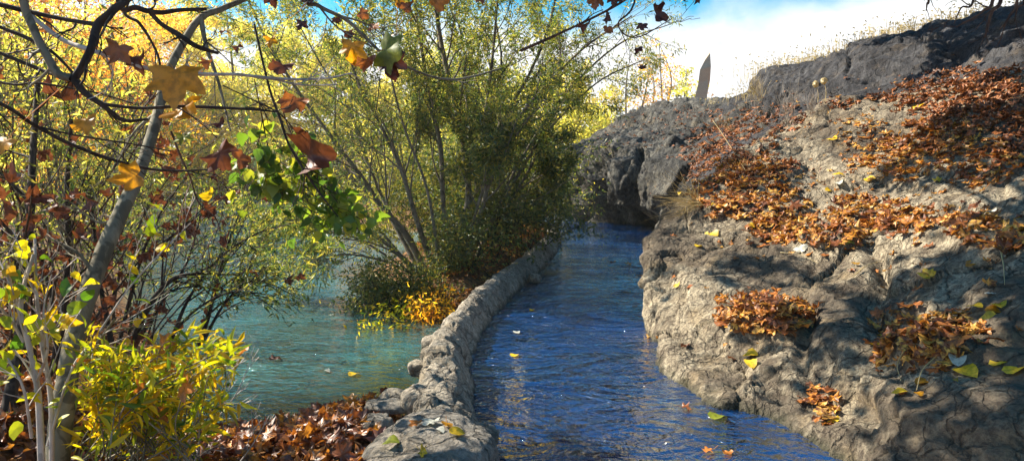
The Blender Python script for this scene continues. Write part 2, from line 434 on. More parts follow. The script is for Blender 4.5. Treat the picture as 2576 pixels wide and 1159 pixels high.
def water_mat(name, body, tint, opac, wave, scale, stretch, rot, fine=.6, gl=1.0, body2=(1.3, 1.3, 1.3)):
    """Clear-to-turbid water: tinted see-through surface, a little suspended colour, and a rippled reflection."""
    m, nt, out = newmat(name)
    co = objco(nt, stretch, rot); cu = objco(nt)
    big = noise(nt, co, scale, 3, .5, 1.2)
    mid = math_(nt, 'SUBTRACT', 1.0, math_(nt, 'ABSOLUTE', math_(nt, 'SUBTRACT', math_(nt, 'MULTIPLY', noise(nt, co, scale * 2.2, 3, .5, 1.2), 4.0), 2.0)))
    fin = noise(nt, cu, scale * 8.5, 3, .6, .8)
    calm = ramp(nt, noise(nt, cu, .35, 3), [(.38, (.35, .35, .35)), (.62, (1, 1, 1))])
    h = math_(nt, 'ADD', big, math_(nt, 'MULTIPLY', mid, .16))
    h = math_(nt, 'ADD', h, math_(nt, 'MULTIPLY', fin, .16 * fine))
    h = math_(nt, 'MULTIPLY', h, calm)
    nb = bump(nt, h, wave)
    fr = nt.nodes.new('ShaderNodeFresnel'); fr.inputs[0].default_value = 1.36; nt.links.new(nb, fr.inputs['Normal'])
    gs = nt.nodes.new('ShaderNodeBsdfGlossy'); gs.inputs['Roughness'].default_value = .03; nt.links.new(nb, gs.inputs['Normal'])
    at_ = nt.nodes.new('ShaderNodeAttribute'); at_.attribute_name = 'depth'
    df = nt.nodes.new('ShaderNodeBsdfDiffuse')
    nt.links.new(ramp(nt, noise(nt, cu, .55, 4), [(.36, tuple(x * .75 for x in body)), (.5, body), (.64, tuple(x * y for x, y in zip(body, body2)))]), df.inputs[0])
    tr = nt.nodes.new('ShaderNodeBsdfTransparent'); tr.inputs[0].default_value = (*tint, 1)
    a = nt.nodes.new('ShaderNodeMixShader'); nt.links.new(math_(nt, 'MULTIPLY', ramp(nt, at_.outputs['Fac'], [(0, (0, 0, 0)), (.15, (.3, .3, .3)), (.45, (1, 1, 1))]), opac), a.inputs[0])
    nt.links.new(tr.outputs[0], a.inputs[1]); nt.links.new(df.outputs[0], a.inputs[2])
    b = nt.nodes.new('ShaderNodeMixShader'); nt.links.new(math_(nt, 'MULTIPLY', fr.outputs[0], gl, True), b.inputs[0])
    nt.links.new(a.outputs[0], b.inputs[1]); nt.links.new(gs.outputs[0], b.inputs[2])
    nt.links.new(b.outputs[0], out.inputs[0])
    return m
M['river'] = water_mat('river_water', (.04, .155, .185), (.45, .74, .72), .68, .12, 2.4, (1, 1.7, 1), (0, 0, .3), .8, 2.0, (1.7, 1.45, 1.25))
M['channel'] = water_mat('channel_water', (.003, .038, .16), (.2, .42, .55), .72, .32, 1.5, (1, 1.4, 1), (0, 0, -.25), 1.3, 5.0)  # deep blue body colour stands in for some of the reflected sky

B3 = lambda *s: [(i / (len(s) - 1), c) for i, c in enumerate(s)]
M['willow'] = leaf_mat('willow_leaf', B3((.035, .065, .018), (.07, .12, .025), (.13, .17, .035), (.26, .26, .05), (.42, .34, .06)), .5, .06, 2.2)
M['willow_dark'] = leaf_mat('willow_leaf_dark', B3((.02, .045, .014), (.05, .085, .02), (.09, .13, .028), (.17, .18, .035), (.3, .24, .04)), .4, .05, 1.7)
M['yellow'] = leaf_mat('yellow_leaf', B3((.3, .3, .06), (.52, .48, .12), (.68, .6, .18), (.76, .62, .14)), .62, .02, 1.7)  # autumn yellow, lightened to paint in the far bank's backlit glow
M['gold'] = leaf_mat('golden_leaf', B3((.36, .14, .02), (.62, .30, .02), (.78, .46, .03), (.8, .58, .06)), .62, .02, 1.7)
M['lime'] = leaf_mat('lime_leaf', B3((.22, .25, .05), (.44, .45, .08), (.64, .6, .12), (.76, .68, .2)), .62, .02, 1.7)  # lightened likewise for the glow of the far trees
M['olive'] = leaf_mat('olive_leaf', B3((.06, .085, .025), (.13, .15, .035), (.24, .24, .05), (.34, .28, .06)), .5, .03, 1.6)
M['poplar'] = leaf_mat('poplar_leaf', B3((.05, .11, .02), (.10, .19, .02), (.19, .26, .025), (.42, .38, .04)), .6, .04, 1.6)
M['shoot'] = leaf_mat('yellow_shoot_leaf', B3((.05, .13, .01), (.2, .27, .01), (.46, .45, .012), (.64, .48, .01), (.5, .3, .01), (.14, .22, .015)), .5, .03, 1.6)
M['litter'] = leaf_mat('dead_plane_leaf', B3((.12, .04, .018), (.30, .10, .028), (.46, .17, .04), (.62, .26, .04), (.74, .44, .1), (.42, .15, .04)), .22, .03, 1.4, (25, (.12, .045, .02)))
M['litter_dark'] = leaf_mat('old_plane_leaf', B3((.10, .04, .02), (.26, .09, .03), (.40, .14, .045), (.5, .22, .08), (.3, .1, .04)), .15, .03, 1.3, (25, (.07, .03, .02)))
M['litter_bank'] = leaf_mat('damp_plane_leaf', B3((.10, .03, .012), (.30, .09, .022), (.52, .19, .035), (.66, .3, .045), (.16, .05, .03)), .25, .07, 1.5, (22, (.1, .03, .015)))
for nm, c, t in (('leaf_yellow', (.78, .52, .03), .3), ('leaf_pale', (.55, .55, .48), .15), ('leaf_brown', (.17, .055, .03), .3), ('leaf_dark', (.10, .03, .022), .25),
              ('leaf_orange', (.55, .2, .04), .3), ('leaf_ochre', (.62, .29, .008), .5), ('leaf_green', (.2, .23, .02), .3), ('leaf_rust', (.32, .11, .04), .3)):
    M[nm] = leaf_mat(nm, [(0, tuple(x * .9 for x in c)), (1, c)], t, .04, 1.5, (38, tuple(x * .6 for x in c)))
M['bark_pale'] = bark_mat('pale_bark', (.10, .09, .065), (.30, .27, .20), 11, (1, 1, .5))
M['bark_grey'] = bark_mat('grey_bark', (.08, .07, .055), (.24, .21, .17), 20)
M['bark_dark'] = bark_mat('dark_bark', (.025, .02, .018), (.085, .065, .055), 26)
M['bark_white'] = bark_mat('bleached_twig', (.35, .31, .28), (.62, .56, .52), 18)
M['bark_red'] = bark_mat('reddish_twig', (.05, .025, .02), (.16, .09, .06), 22)
M['straw'] = leaf_mat('dry_grass', B3((.3, .22, .1), (.5, .4, .2), (.62, .52, .32)), .35, .05, 1.3)
M['weed_grey'] = leaf_mat('dry_weed', B3((.16, .13, .11), (.32, .27, .22)), .2, .05, 1.2)
def brick_mat():
    m, nt, out = newmat('weathered_brick')
    b = nt.nodes.new('ShaderNodeTexBrick'); b.inputs['Scale'].default_value = 3.0
    b.inputs['Color1'].default_value = (.45, .34, .24, 1); b.inputs['Color2'].default_value = (.36, .27, .19, 1); b.inputs['Mortar'].default_value = (.5, .44, .36, 1)
    co = objco(nt, (1, 1, 1), (math.pi / 2, 0, 0)); nt.links.new(co, b.inputs['Vector'])
    n = noise(nt, objco(nt), 2.5, 5)
    principled(nt, out, mixc(nt, n, b.outputs[0], (.45, .37, .28)), .9, .2, bump(nt, n, .05))
    return m
M['brick'] = brick_mat()
T2 = [leaf_template('blade2')]
TB = [leaf_template('blade')]
TR = [leaf_template('round', i) for i in range(3)]
TP = [leaf_template(i % 3, i) for i in range(9)]
TC = [leaf_template(2, 20 + i) for i in range(5)]
# ------------------------------------------------------------------ light and sky
SUN_AZ, SUN_EL = math.radians(-66), math.radians(39)      # azimuth clockwise from +Y
SUN = np.array([math.sin(SUN_AZ) * math.cos(SUN_EL), math.cos(SUN_AZ) * math.cos(SUN_EL), math.sin(SUN_EL)])
sl = bpy.data.lights.new("sun", 'SUN'); sl.energy = 5.0; sl.angle = math.radians(.55); sl.color = (1, .90, .72)
so = bpy.data.objects.new("sun", sl); COL.objects.link(so)
so.rotation_euler = Vector(SUN).to_track_quat('Z', 'Y').to_euler()
wd = bpy.data.worlds.new("World"); sc.world = wd; wd.use_nodes = True
nt = wd.node_tree
for n in list(nt.nodes): nt.nodes.remove(n)
wo = nt.nodes.new('ShaderNodeOutputWorld'); bg = nt.nodes.new('ShaderNodeBackground')
sky = nt.nodes.new('ShaderNodeTexSky'); sky.sky_type = 'NISHITA'; sky.sun_disc = False
sky.sun_elevation = SUN_EL; sky.sun_rotation = SUN_AZ; sky.air_density = 1.0; sky.dust_density = .6; sky.ozone_density = 2.5
tc = nt.nodes.new('ShaderNodeTexCoord'); sx = nt.nodes.new('ShaderNodeSeparateXYZ'); nt.links.new(tc.outputs['Generated'], sx.inputs[0])
hs = nt.nodes.new('ShaderNodeHueSaturation'); hs.inputs['Saturation'].default_value = 1.95; hs.inputs['Value'].default_value = 1.45; hs.inputs['Hue'].default_value = .478
nt.links.new(sky.outputs[0], hs.inputs['Color'])
mp = nt.nodes.new('ShaderNodeMapping'); mp.inputs['Scale'].default_value = (1, 1, 2.2); nt.links.new(tc.outputs['Generated'], mp.inputs[0])
cn = noise(nt, mp.outputs[0], 2.2, 6, .55, .3)
# bright cloud low in the sky, thinning out overhead
lowc = ramp(nt, math_(nt, 'ADD', sx.outputs[2], math_(nt, 'MULTIPLY', math_(nt, 'SUBTRACT', cn, .5), .30)), [(.185, (1, 1, 1)), (.245, (0, 0, 0))])
hic = ramp(nt, cn, [(.56, (0, 0, 0)), (.70, (.8, .8, .8))])
cl = math_(nt, 'MAXIMUM', lowc, math_(nt, 'MULTIPLY', hic, .45))
skyc = mixc(nt, cl, hs.outputs[0], (8.8, 8.9, 9.0))
nt.links.new(skyc, bg.inputs[0]); bg.inputs[1].default_value = .05
nt.links.new(bg.outputs[0], wo.inputs[0])
sc.view_settings.view_transform = 'Standard'; sc.view_settings.look = 'None'
sc.view_settings.exposure = 1.5; sc.view_settings.gamma = 1
sc.cycles.max_bounces = 6; sc.cycles.transparent_max_bounces = 12; sc.cycles.diffuse_bounces = 3
sc.cycles.glossy_bounces = 3; sc.cycles.transmission_bounces = 4; sc.cycles.sample_clamp_indirect = 6
sc.cycles.use_denoising = True

# ------------------------------------------------------------------ terrain
def interp(v, xs, ys): return np.interp(v, xs, ys)
def shore(y):  return interp(y, [-8, 1, 3, 4.4, 5.7, 6.8, 8.6, 13, 20, 26, 33, 45], [2.6, 2.6, 2.5, 2.2, 1.6, 1.55, 1.85, 3.3, 4.3, 2.9, 2.2, -1])
def xleft(y):  return interp(y, [3.9, 4.7, 6, 8, 12, 20, 35, 56, 80], [-1.5, -2.6, -3.3, -4.5, -7, -12.5, -20, -30, -40])
def ynear(x):  return interp(x, [-8, -2.6, -2.1, -1.8, -1.18, -.6, -.15, .1, .4, .7], [4.9, 4.75, 4.9, 5.15, 5.75, 4.7, 3.6, 2.6, 1.5, -8])
def ground_z(x, y):
    x = np.asarray(x, float); y = np.asarray(y, float)
    p = np.stack([x, y, 0 * x], -1).reshape(-1, 3)
    n = fbm(p * .35, 4, 5).reshape(x.shape); nf = fbm(p * 1.7, 3, 9).reshape(x.shape)
    h = -.95 + .25 * n
    def land(dist, slope, top): return np.clip(dist * slope - .15, -1.2, top) + .12 * n + .06 * nf
    # shallow shelf beside the wall
    h = np.maximum(h, -.38 - .75 * np.abs(x + .9 - (y - 6) * .1) + .05 * n)
    h = np.maximum(h, land(xleft(y) - x, .5, .45))
    h = np.maximum(h, land(ynear(x) - y, .22, .2))
    # bank behind the wall, under the willow
    t = np.clip((y - 9.2) / 12, 0, 1); cx = -.55 + t * 1.3; w = .1 + np.clip(y - 9.2, 0, 4) * .42
    isl = w - np.abs(x - cx + w * .55) ; isl = np.where((y > 8.9) & (y < 24), isl, -3)
    h = np.maximum(h, land(isl, .6, .42))
    d3 = np.where((y > 22) & (x < 1.2), 6 - np.abs(y - 30) * .6 - np.abs(x + 2.5), -5)
    h = np.maximum(h, land(d3, .4, .5))
    h = np.maximum(h, np.where(y < 42, .42 * (x - shore(y)) - .95, -2))
    far = y - (54 + .12 * (x + 10)) - 2 * n
    h = np.maximum(h, np.clip(far * .25 - .15, -1.2, 1.4 + np.clip(far, 0, 200) * .045) + .3 * n)
    h = np.maximum(h, np.where(y >= 36, np.clip((x - 3) * .3, -1.2, 5), -2))
    return h
na, nr = 460, 260
th = np.linspace(-math.pi, math.pi, na, endpoint=False)
rr = np.geomspace(.35, 310, nr)
X = rr[:, None] * np.sin(th)[None]; Y = rr[:, None] * np.cos(th)[None]
mb = MB(); mb.add(np.stack([X, Y, ground_z(X, Y)], -1).reshape(-1, 3), gridfaces(nr, na, True))
mb.add([(0, 0, .25)] + [tuple(q) for q in np.stack([X, Y, ground_z(X, Y)], -1)[0]], [[0, 1 + i, 1 + (i + 1) % na] for i in range(na)])
def ground_mat():
    m, nt, out = newmat('ground_mix')
    g = nt.nodes.new('ShaderNodeNewGeometry'); s = nt.nodes.new('ShaderNodeSeparateXYZ'); nt.links.new(g.outputs['Position'], s.inputs[0])
    co = objco(nt); v = voro(nt, co, 12, 'F1', 'Color'); sp = nt.nodes.new('ShaderNodeSeparateColor'); nt.links.new(v, sp.inputs[0])
    n1 = noise(nt, co, 3, 6, .7); n2 = noise(nt, co, .45, 5); n3 = noise(nt, co, 9, 5, .7)
    soil = mixc(nt, .6, ramp(nt, n1, [(.35, (.05, .035, .022)), (.6, (.15, .10, .06))]), ramp(nt, sp.outputs[0], [(0, (.05, .03, .02)), (.5, (.18, .08, .035)), (1, (.3, .15, .05))]))
    bed = mixc(nt, .55, ramp(nt, n2, [(.35, (.09, .12, .07)), (.62, (.3, .3, .17))]), ramp(nt, n3, [(.35, (.05, .06, .04)), (.68, (.42, .38, .22))]))
    f = ramp(nt, math_(nt, 'ADD', s.outputs[2], .5), [(.33, (0, 0, 0)), (.42, (1, 1, 1))])
    principled(nt, out, mixc(nt, f, bed, soil), .93, .12, bump(nt, math_(nt, 'ADD', n3, sp.outputs[1]), .03))
    return m
M['ground'] = ground_mat()
ground = tag(mb.build('ground', M['ground']), 'leaf-strewn earth banks and pale river bed', 'ground', kind='structure')

# water: two sheets, the channel a little above the river
xs = np.linspace(-260, 60, 60); ys = np.concatenate([np.linspace(2, 80, 80), np.linspace(90, 400, 12)])
mb = MB(); gx, gy = np.meshgrid(xs, ys); mb.add(np.stack([gx, gy, 0 * gx - .15], -1).reshape(-1, 3), gridfaces(len(ys), len(xs)))
# keep the river out of the channel: clip at the wall line
WALL = np.array([(-.32, 2.6), (-.40, 4.0), (-.47, 4.9), (-.56, 5.8), (-.59, 6.6), (-.54, 7.4), (-.42, 8.6), (-.12, 10.2), (.28, 12.2), (.72, 14.6), (1.02, 16.8), (1.25, 19.4)])
wl = cr(WALL, 10)
def wall_x(y): return np.interp(y, list(wl[:, 1]) + [24, 32, 40, 60], list(wl[:, 0]) + [1.35, .3, -3, -8])
yy = np.concatenate([np.linspace(-8, 60, 240), np.linspace(62, 200, 30)])
L = np.full_like(yy, -300.); R = np.where(yy < 60, wall_x(np.clip(yy, 2.6, 60)) , 80)
off = (np.geomspace(.08, 220, 110) - .08)[None]
Sx = (R[:, None] - off)[:, ::-1]
mb = MB(); mb.add(np.stack([Sx, np.repeat(yy[:, None], 110, 1), np.full_like(Sx, -.15)], -1).reshape(-1, 3), gridfaces(len(yy), 110))
def with_depth(o):
    v = np.empty(len(o.data.vertices) * 3, np.float32); o.data.vertices.foreach_get('co', v); v = v.reshape(-1, 3)
    a = o.data.attributes.new('depth', 'FLOAT', 'POINT'); a.data.foreach_set('value', np.clip(v[:, 2] - ground_z(v[:, 0], v[:, 1]), 0, 2).astype(np.float32)); return o
tag(with_depth(mb.build('river', M['river'])), 'wide turquoise river rippling on the left of the stone wall', 'river', kind='structure')
yy = np.linspace(-8, 40, 200); tt = np.linspace(0, 1, 24)
x0 = wall_x(np.clip(yy, 2.6, 60)); x1 = np.maximum(shore(yy), x0) + 1.6
mb = MB(); mb.add(np.stack([x0[:, None] + (x1 - x0)[:, None] * tt, np.repeat(yy[:, None], 24, 1), np.zeros((200, 24))], -1).reshape(-1, 3), gridfaces(200, 24))
tag(with_depth(mb.build('channel_water', M['channel'])), 'fast blue water in the channel between wall and rock', 'channel water', kind='structure')

# ------------------------------------------------------------------ rocks (lofted from measured points)
SURF = {}
def rock_disp(P, amp, fr, strata=1.0, seed=0):
    big = fbm(P * .55 * fr, 3, seed) * .26
    warp = P * fr + np.stack([fbm(P * 1.1 * fr, 2, seed + 11), fbm(P * 1.1 * fr, 2, seed + 12), fbm(P * 1.1 * fr, 2, seed + 13)], 1) * .5
    f1, f2, rv = cells(warp * (.75, .75, .45), seed + 3)
    blk = (rv - .5) * .13 - .05 * np.exp(-((f2 - f1) / .04) ** 2)
    g1, g2, r2 = cells(warp * (2.6, 2.6, 1.5), seed + 7)
    blk2 = (r2 - .5) * .045 - .012 * np.exp(-((g2 - g1) / .06) ** 2)
    rid = fbm(P * 2.3 * fr * (1, 1, .6), 4, seed + 20, ridge=True) * .05
    w = P @ np.array([.25, .1, 1.0]) * 2.6 * fr + 1.6 * fbm(P * .9 * fr, 3, seed + 31)
    st = (np.abs((w % 1) - .5) * 2) ** 1.5 * .07 * strata
    fine = fbm(P * 7 * fr, 4, seed + 40, gain=.65, ridge=True) * .035
    return amp * (big + blk + blk2 + rid + st + fine)
def loft(rows, nr, nc, kr, kc):
    A = np.array(rows)                                   # (R, C, 3)
    B = cr(A, kr)
    return cr(B.transpose(1, 0, 2), kc).transpose(1, 0, 2)
def px_rows(rows): return [[W(*q) if len(q) == 3 else np.array(q[:3]) for q in r] for r in rows]
def make_rock(key, name, rows, kr, kc, amp, fr, mat, label, cat, kind=None, strata=1.0, seed=0, extra=None):
    S = loft(rows, 0, 0, kr, kc)
    Nn = grid_normals(S)
    if (Nn * (EYE - S)).sum() < 0: Nn = -Nn
    P = S.reshape(-1, 3); n = Nn.reshape(-1, 3)
    D = rock_disp(P, amp, fr, strata, seed)
    if extra is not None: D = D + extra(P)
    P2 = P + n * D[:, None]
    S2 = P2.reshape(S.shape); N2 = grid_normals(S2)
    if (N2 * Nn).sum() < 0: N2 = -N2
    F = gridfaces(S.shape[0], S.shape[1])
    mb = MB(); mb.add(P2, F)
    du = np.gradient(S2, axis=0); dv = np.gradient(S2, axis=1)
    SURF[key] = (P2, N2.reshape(-1, 3), np.linalg.norm(np.cross(du, dv), axis=2).ravel())
    o = mb.build(name, mat)
    return tag(o, label, cat, kind=kind)
gw = lambda px, py: tuple(G(px, py, 0)) + (0,)
def fr4(p): return (p[0], p[1], p[2], 0)
def sh(row, d): return [np.array(q) + d for q in row]

# A: the pale outcrop on the right
rA = [
 [gw(1634, 800), gw(1668, 900), gw(1750, 992), gw(1900, 1048), gw(2010, 1105), gw(2130, 1165), gw(2330, 1290)],
 [(1629, 740, 8.55), (1672, 810, 7.5), (1752, 890, 6.5), (1885, 950, 5.8), (2040, 990, 5.2), (2230, 1040, 4.5), (2560, 1120, 3.6)],
 [(1626, 680, 8.7), (1690, 710, 8.1), (1785, 780, 7.0), (1915, 860, 6.1), (2080, 880, 5.6), (2280, 920, 4.9), (2620, 930, 4.0)],
 [(1636, 610, 9.1), (1720, 625, 8.7), (1828, 680, 7.8), (1950, 745, 6.9), (2120, 760, 6.3), (2320, 770, 5.5), (2650, 750, 4.6)],
 [(1662, 560, 9.5), (1760, 560, 9.3), (1880, 595, 8.6), (2000, 630, 7.9), (2170, 640, 7.1), (2370, 640, 6.2), (2670, 600, 5.3)],
 [(1700, 525, 10.0), (1800, 500, 10.1), (1920, 490, 9.7), (2060, 500, 9.2), (2220, 510, 8.3), (2420, 500, 7.2), (2690, 460, 6.2)],
 [(1755, 480, 11), (1850, 420, 11.5), (1960, 390, 11.1), (2100, 370, 10.6), (2270, 380, 9.6), (2460, 360, 8.5), (2710, 330, 7.5)],
 [(1820, 440, 12.4), (1895, 375, 12.8), (1990, 318, 12.7), (2105, 256, 12.1), (2260, 250, 11.3), (2430, 212, 10.4), (2730, 160, 9.3)]]
rA = px_rows(rA)
rA = [sh(rA[0], (-.1, -.1, -.9))] + rA
rA += [sh(rA[-1], (.5, .9, -.25)), sh(rA[-1], (1.3, 2.2, -1.2))]
rA = [[r[0] + np.array((2.6, 4.6, -.2 if i else 0)), r[0] + np.array((.9, 1.7, 0))] + r + [r[-1] + np.array((.9, -3.4, .1)), r[-1] + np.array((1.5, -8, .1))] for i, r in enumerate(rA)]
def ledges(P):
    px, py, d = proj(P)
    e = np.zeros(len(P))
    for cx, cy, sx, sy, a in ((1930, 835, 120, 26, .16), (1930, 760, 120, 30, -.10), (2370, 900, 130, 30, .13), (2370, 820, 130, 30, -.08), (1870, 545, 130, 20, .10), (2060, 640, 120, 20, .12), (2300, 620, 170, 22, .12), (2300, 545, 190, 24, -.08)):
        e += a * np.exp(-((px - cx) / sx) ** 2 - ((py - cy) / sy) ** 2) * (d > .5)
    # a deep cleft runs down the rock face
    e -= .16 * np.exp(-((px - (2205 + (py - 700) * .12 + 18 * np.sin(py * .03))) / 26) ** 2) * np.exp(-((py - 720) / 150) ** 2)
    e -= .10 * np.exp(-((px - (2040 - (py - 700) * .05 + 12 * np.sin(py * .04))) / 16) ** 2) * np.exp(-((py - 800) / 170) ** 2)
    return e
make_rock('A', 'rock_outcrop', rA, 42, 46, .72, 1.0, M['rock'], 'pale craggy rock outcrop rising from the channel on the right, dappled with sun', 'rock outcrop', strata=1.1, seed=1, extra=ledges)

# B: the darker rock mass further up the channel
rB = [
 [gw(1403, 525), gw(1440, 546), gw(1490, 562), gw(1560, 576), gw(1640, 592), gw(1730, 600), gw(1820, 604)],
 [(1402, 485, 32.6), (1436, 492, 27), (1486, 505, 23.6), (1562, 512, 22.0), (1640, 525, 19.6), (1720, 535, 18.0), (1800, 540, 17.2)],
 [(1402, 435, 33), (1434, 430, 27), (1486, 438, 23.2), (1552, 443, 21.0), (1640, 452, 19.3), (1710, 458, 17.2), (1790, 462, 16)],
 [(1408, 395, 34), (1446, 380, 28), (1505, 372, 24.6), (1575, 375, 22.2), (1655, 392, 20.6), (1720, 405, 18.4), (1810, 408, 16.5)],
 [(1430, 388, 36), (1488, 355, 31), (1560, 335, 28.4), (1630, 330, 26.4), (1700, 340, 23.8), (1780, 352, 20.5), (1890, 352, 17.5)],
 [(1442, 380, 38), (1508, 343, 33.8), (1576, 300, 31.5), (1652, 270, 29.4), (1742, 268, 27.6), (1835, 266, 25), (1950, 262, 22)]]
rB = px_rows(rB)
def cave(P):
    px, py, d = proj(P)
    e = -2.2 * np.exp(-((px - 1575) / 55) ** 2) * np.clip((.9 - P[:, 2]) / .5, 0, 1) - .9 * np.exp(-((px - 1500) / 18) ** 2) * np.clip((2.6 - P[:, 2]) / 1.5, 0, 1)
    e += .2 * np.exp(-((px - 1560) / 60) ** 2 - ((py - 470) / 50) ** 2)
    for c, w in ((1465, 7), (1530, 9), (1610, 8)): e -= .45 * np.exp(-((px - c - 8 * np.sin(py * .05)) / w) ** 2) * (py > 385)
    return e
rB = [sh(rB[0], (0, 0, -1))] + rB
rB += [sh(rB[-1], (.4, 2.0, -.5)), sh(rB[-1], (.8, 5, -2.5))]
rB = [[r[0] + np.array((-2.0, 6.5, 0))] + r + [r[-1] + np.array((2.5, -.5, .5))] for r in rB]
make_rock('B', 'far_rock', rB, 34, 40, 1.9, .55, M['rock_far'], 'dark grey rock bluff where the channel bends, behind the pale outcrop', 'rock bluff', strata=1.2, seed=8, extra=cave)

# C: the shaded ledge along the skyline
rC = [
 [(1900, 345, 18.5), (1990, 335, 16.5), (2100, 320, 15.2), (2250, 310, 14.0), (2400, 270, 13.0), (2620, 190, 11.5), (2800, 120, 10.5)],
 [(1895, 300, 20.5), (1945, 262, 18.5), (2070, 255, 17.3), (2220, 225, 16.0), (2380, 180, 14.8), (2600, 110, 13.0), (2800, 40, 11.5)],
 [(1892, 262, 21.5), (1930, 205, 19.6), (2050, 188, 18.4), (2200, 140, 17.2), (2360, 110, 16.0), (2580, 50, 14.0), (2800, -20, 12.3)],
 [(1895, 245, 22.5), (1935, 188, 20.6), (2100, 152, 19.5), (2200, 98, 18.8), (2350, 74, 17.6), (2590, 8, 15.5), (2800, -60, 13.5)]]
rC = px_rows(rC)
rC = [sh(rC[0], (-.2, -.5, -1.5))] + rC
rC += [sh(rC[-1], (.5, 1.6, .12)), sh(rC[-1], (1.4, 4.6, -.3)), sh(rC[-1], (4, 12, -5))]
rC = [[r[0] + np.array((-1.5, 4.0, -.6))] + r + [r[-1] + np.array((3, -3.5, .9)), r[-1] + np.array((7, -8, 1.5))] for r in rC]
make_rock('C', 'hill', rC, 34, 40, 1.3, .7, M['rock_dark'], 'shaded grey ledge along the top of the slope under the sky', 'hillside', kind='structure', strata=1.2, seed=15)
# D: the hollow between the rocks, covered with leaves
rD = [
 [(1720, 630, 17), (1765, 580, 13.5), (1800, 520, 12.2), (1900, 470, 12.2), (2000, 420, 12.6)],
 [(1735, 470, 17), (1770, 455, 15.0), (1820, 432, 14), (1920, 400, 13.6), (2040, 360, 13.6)],
 [(1700, 400, 20.5), (1760, 390, 18.0), (1850, 375, 16.5), (1950, 350, 15.6), (2060, 320, 15)],
 [(1700, 345, 26), (1790, 325, 22), (1880, 315, 19.5), (1960, 300, 18.2), (2080, 280, 17.5)],
 [(1740, 300, 30), (1830, 275, 26), (1900, 265, 23.5), (1980, 270, 21.5), (2100, 250, 20.5)]]
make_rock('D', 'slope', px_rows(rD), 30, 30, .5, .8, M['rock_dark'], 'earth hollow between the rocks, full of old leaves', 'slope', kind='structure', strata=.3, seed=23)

# ------------------------------------------------------------------ pick places on those surfaces
ALLP = np.concatenate([SURF[k][0] for k in 'ABCD']); ALLN = np.concatenate([SURF[k][1] for k in 'ABCD']); ALLA = np.concatenate([SURF[k][2] for k in 'ABCD'])
APX, APY, AD = proj(ALLP)
FACE = ((ALLN * (EYE - ALLP)).sum(1) > 0) & (AD > 1)
VIS = np.zeros(len(ALLP), bool)                        # a coarse depth buffer tells which vertices are in view
cell = 5; cxk = np.clip((APX / cell).astype(int) + 40, 0, 799); cyk = np.clip((APY / cell).astype(int) + 40, 0, 399)
zb = np.full((800, 400), 1e9); ok = FACE & (APX > -150) & (APX < 3500) & (APY > -150) & (APY < 1800)
np.minimum.at(zb, (cxk[ok], cyk[ok]), AD[ok])
zm = zb.copy()
for a in (-1, 0, 1):
    for b in (-1, 0, 1): zm = np.minimum(zm, np.roll(np.roll(zb, a, 0), b, 1) * 1.0 + 0)
VIS = ok & (AD < zm[cxk, cyk] * 1.06 + .05)
def surf_at(px, py):
    d = (APX - px) ** 2 + (APY - py) ** 2 + np.where(VIS, 0, 1e9)
    i = int(np.argmin(d)); return ALLP[i], ALLN[i]

# ------------------------------------------------------------------ the low wall
def make_wall():
    t = thing('low_stone_wall', 'low mortared stone wall dividing the channel from the river', 'wall', (-.6, 6.5, 0))
    c = cr(WALL, 34); n = len(c)
    T = np.gradient(c, axis=0); T /= np.linalg.norm(T, axis=1, keepdims=True)
    side = np.stack([T[:, 1], -T[:, 0]], 1)           # towards the channel
    yv = c[:, 1]
    w = np.interp(yv, [2.6, 4, 6, 7.5, 12, 16, 19.4], [.28, .26, .175, .17, .18, .19, .19])
    h = np.interp(yv, [2.6, 4.0, 4.6, 5.6, 6.6, 8, 12, 16, 18.6, 19.4], [.12, .14, .26, .36, .31, .30, .30, .31, .28, .10])
    prof = [(-1.25, -1.3), (-1.2, -.5), (-1.12, 0), (-1.05, .55), (-.98, .86), (-.74, 1.02), (-.3, 1.04), (.12, .93), (.5, .70), (.82, .36), (1.05, 0), (1.15, -.5), (1.2, -1.2)]
    pr = cr(np.array(prof), 7); m = len(pr)
    S = np.zeros((n, m, 3))
    S[:, :, 0] = c[:, :1] + side[:, :1] * w[:, None] * pr[None, :, 0]
    S[:, :, 1] = c[:, 1:] + side[:, 1:] * w[:, None] * pr[None, :, 0]
    S[:, :, 2] = np.where(pr[None, :, 1] > 0, h[:, None] * pr[None, :, 1], .75 * pr[None, :, 1])
    N = grid_normals(S); P = S.reshape(-1, 3); N = N.reshape(-1, 3)
    ctr = np.repeat(np.stack([c[:, 0], c[:, 1], 0 * yv], 1), m, 0)
    if ((P - ctr) * N).sum() < 0: N = -N
    f1, f2, rv = cells(P * (2.6, 2.6, 3.4) + .35 * fbm(P * 3, 2, 3)[:, None], 4)
    g1, g2, r2 = cells(P * 7, 6)
    near = np.interp(P[:, 1], [4, 6.2, 7.2], [1.1, .9, .45])
    D = near * ((rv - .5) * .05 - .018 * np.exp(-((f2 - f1) / .10) ** 2)) + (r2 - .5) * .022 + fbm(P * 1.2, 3, 8) * .07 + fbm(P * 12, 3, 9) * .018
    P2 = P + N * D[:, None]
    mb = MB(); mb.add(P2, gridfaces(n, m))
    b = mb.build('wall_body', M['mortar'], t)
    # stones set proud of the mortar
    rs = np.random.RandomState(4)
    st = [(1056, 925, 6.05, .09), (1110, 900, 6.3, .16), (1128, 935, 5.9, .12), (1118, 985, 5.3, .11), (1095, 866, 7.2, .13),
          (992, 1004, 5.2, .10), (1180, 800, 8.2, .1), (1205, 770, 8.9, .1), (1262, 705, 10.6, .1), (1345, 700, 11.3, .1), (1068, 1010, 5.0, .15)]
    for i, (px, py, d, r) in enumerate(st):
        stone('stone', W(px, py, d), (r * 1.15, r, r * .8), 100 + i, M['mortar'], t)
    return t
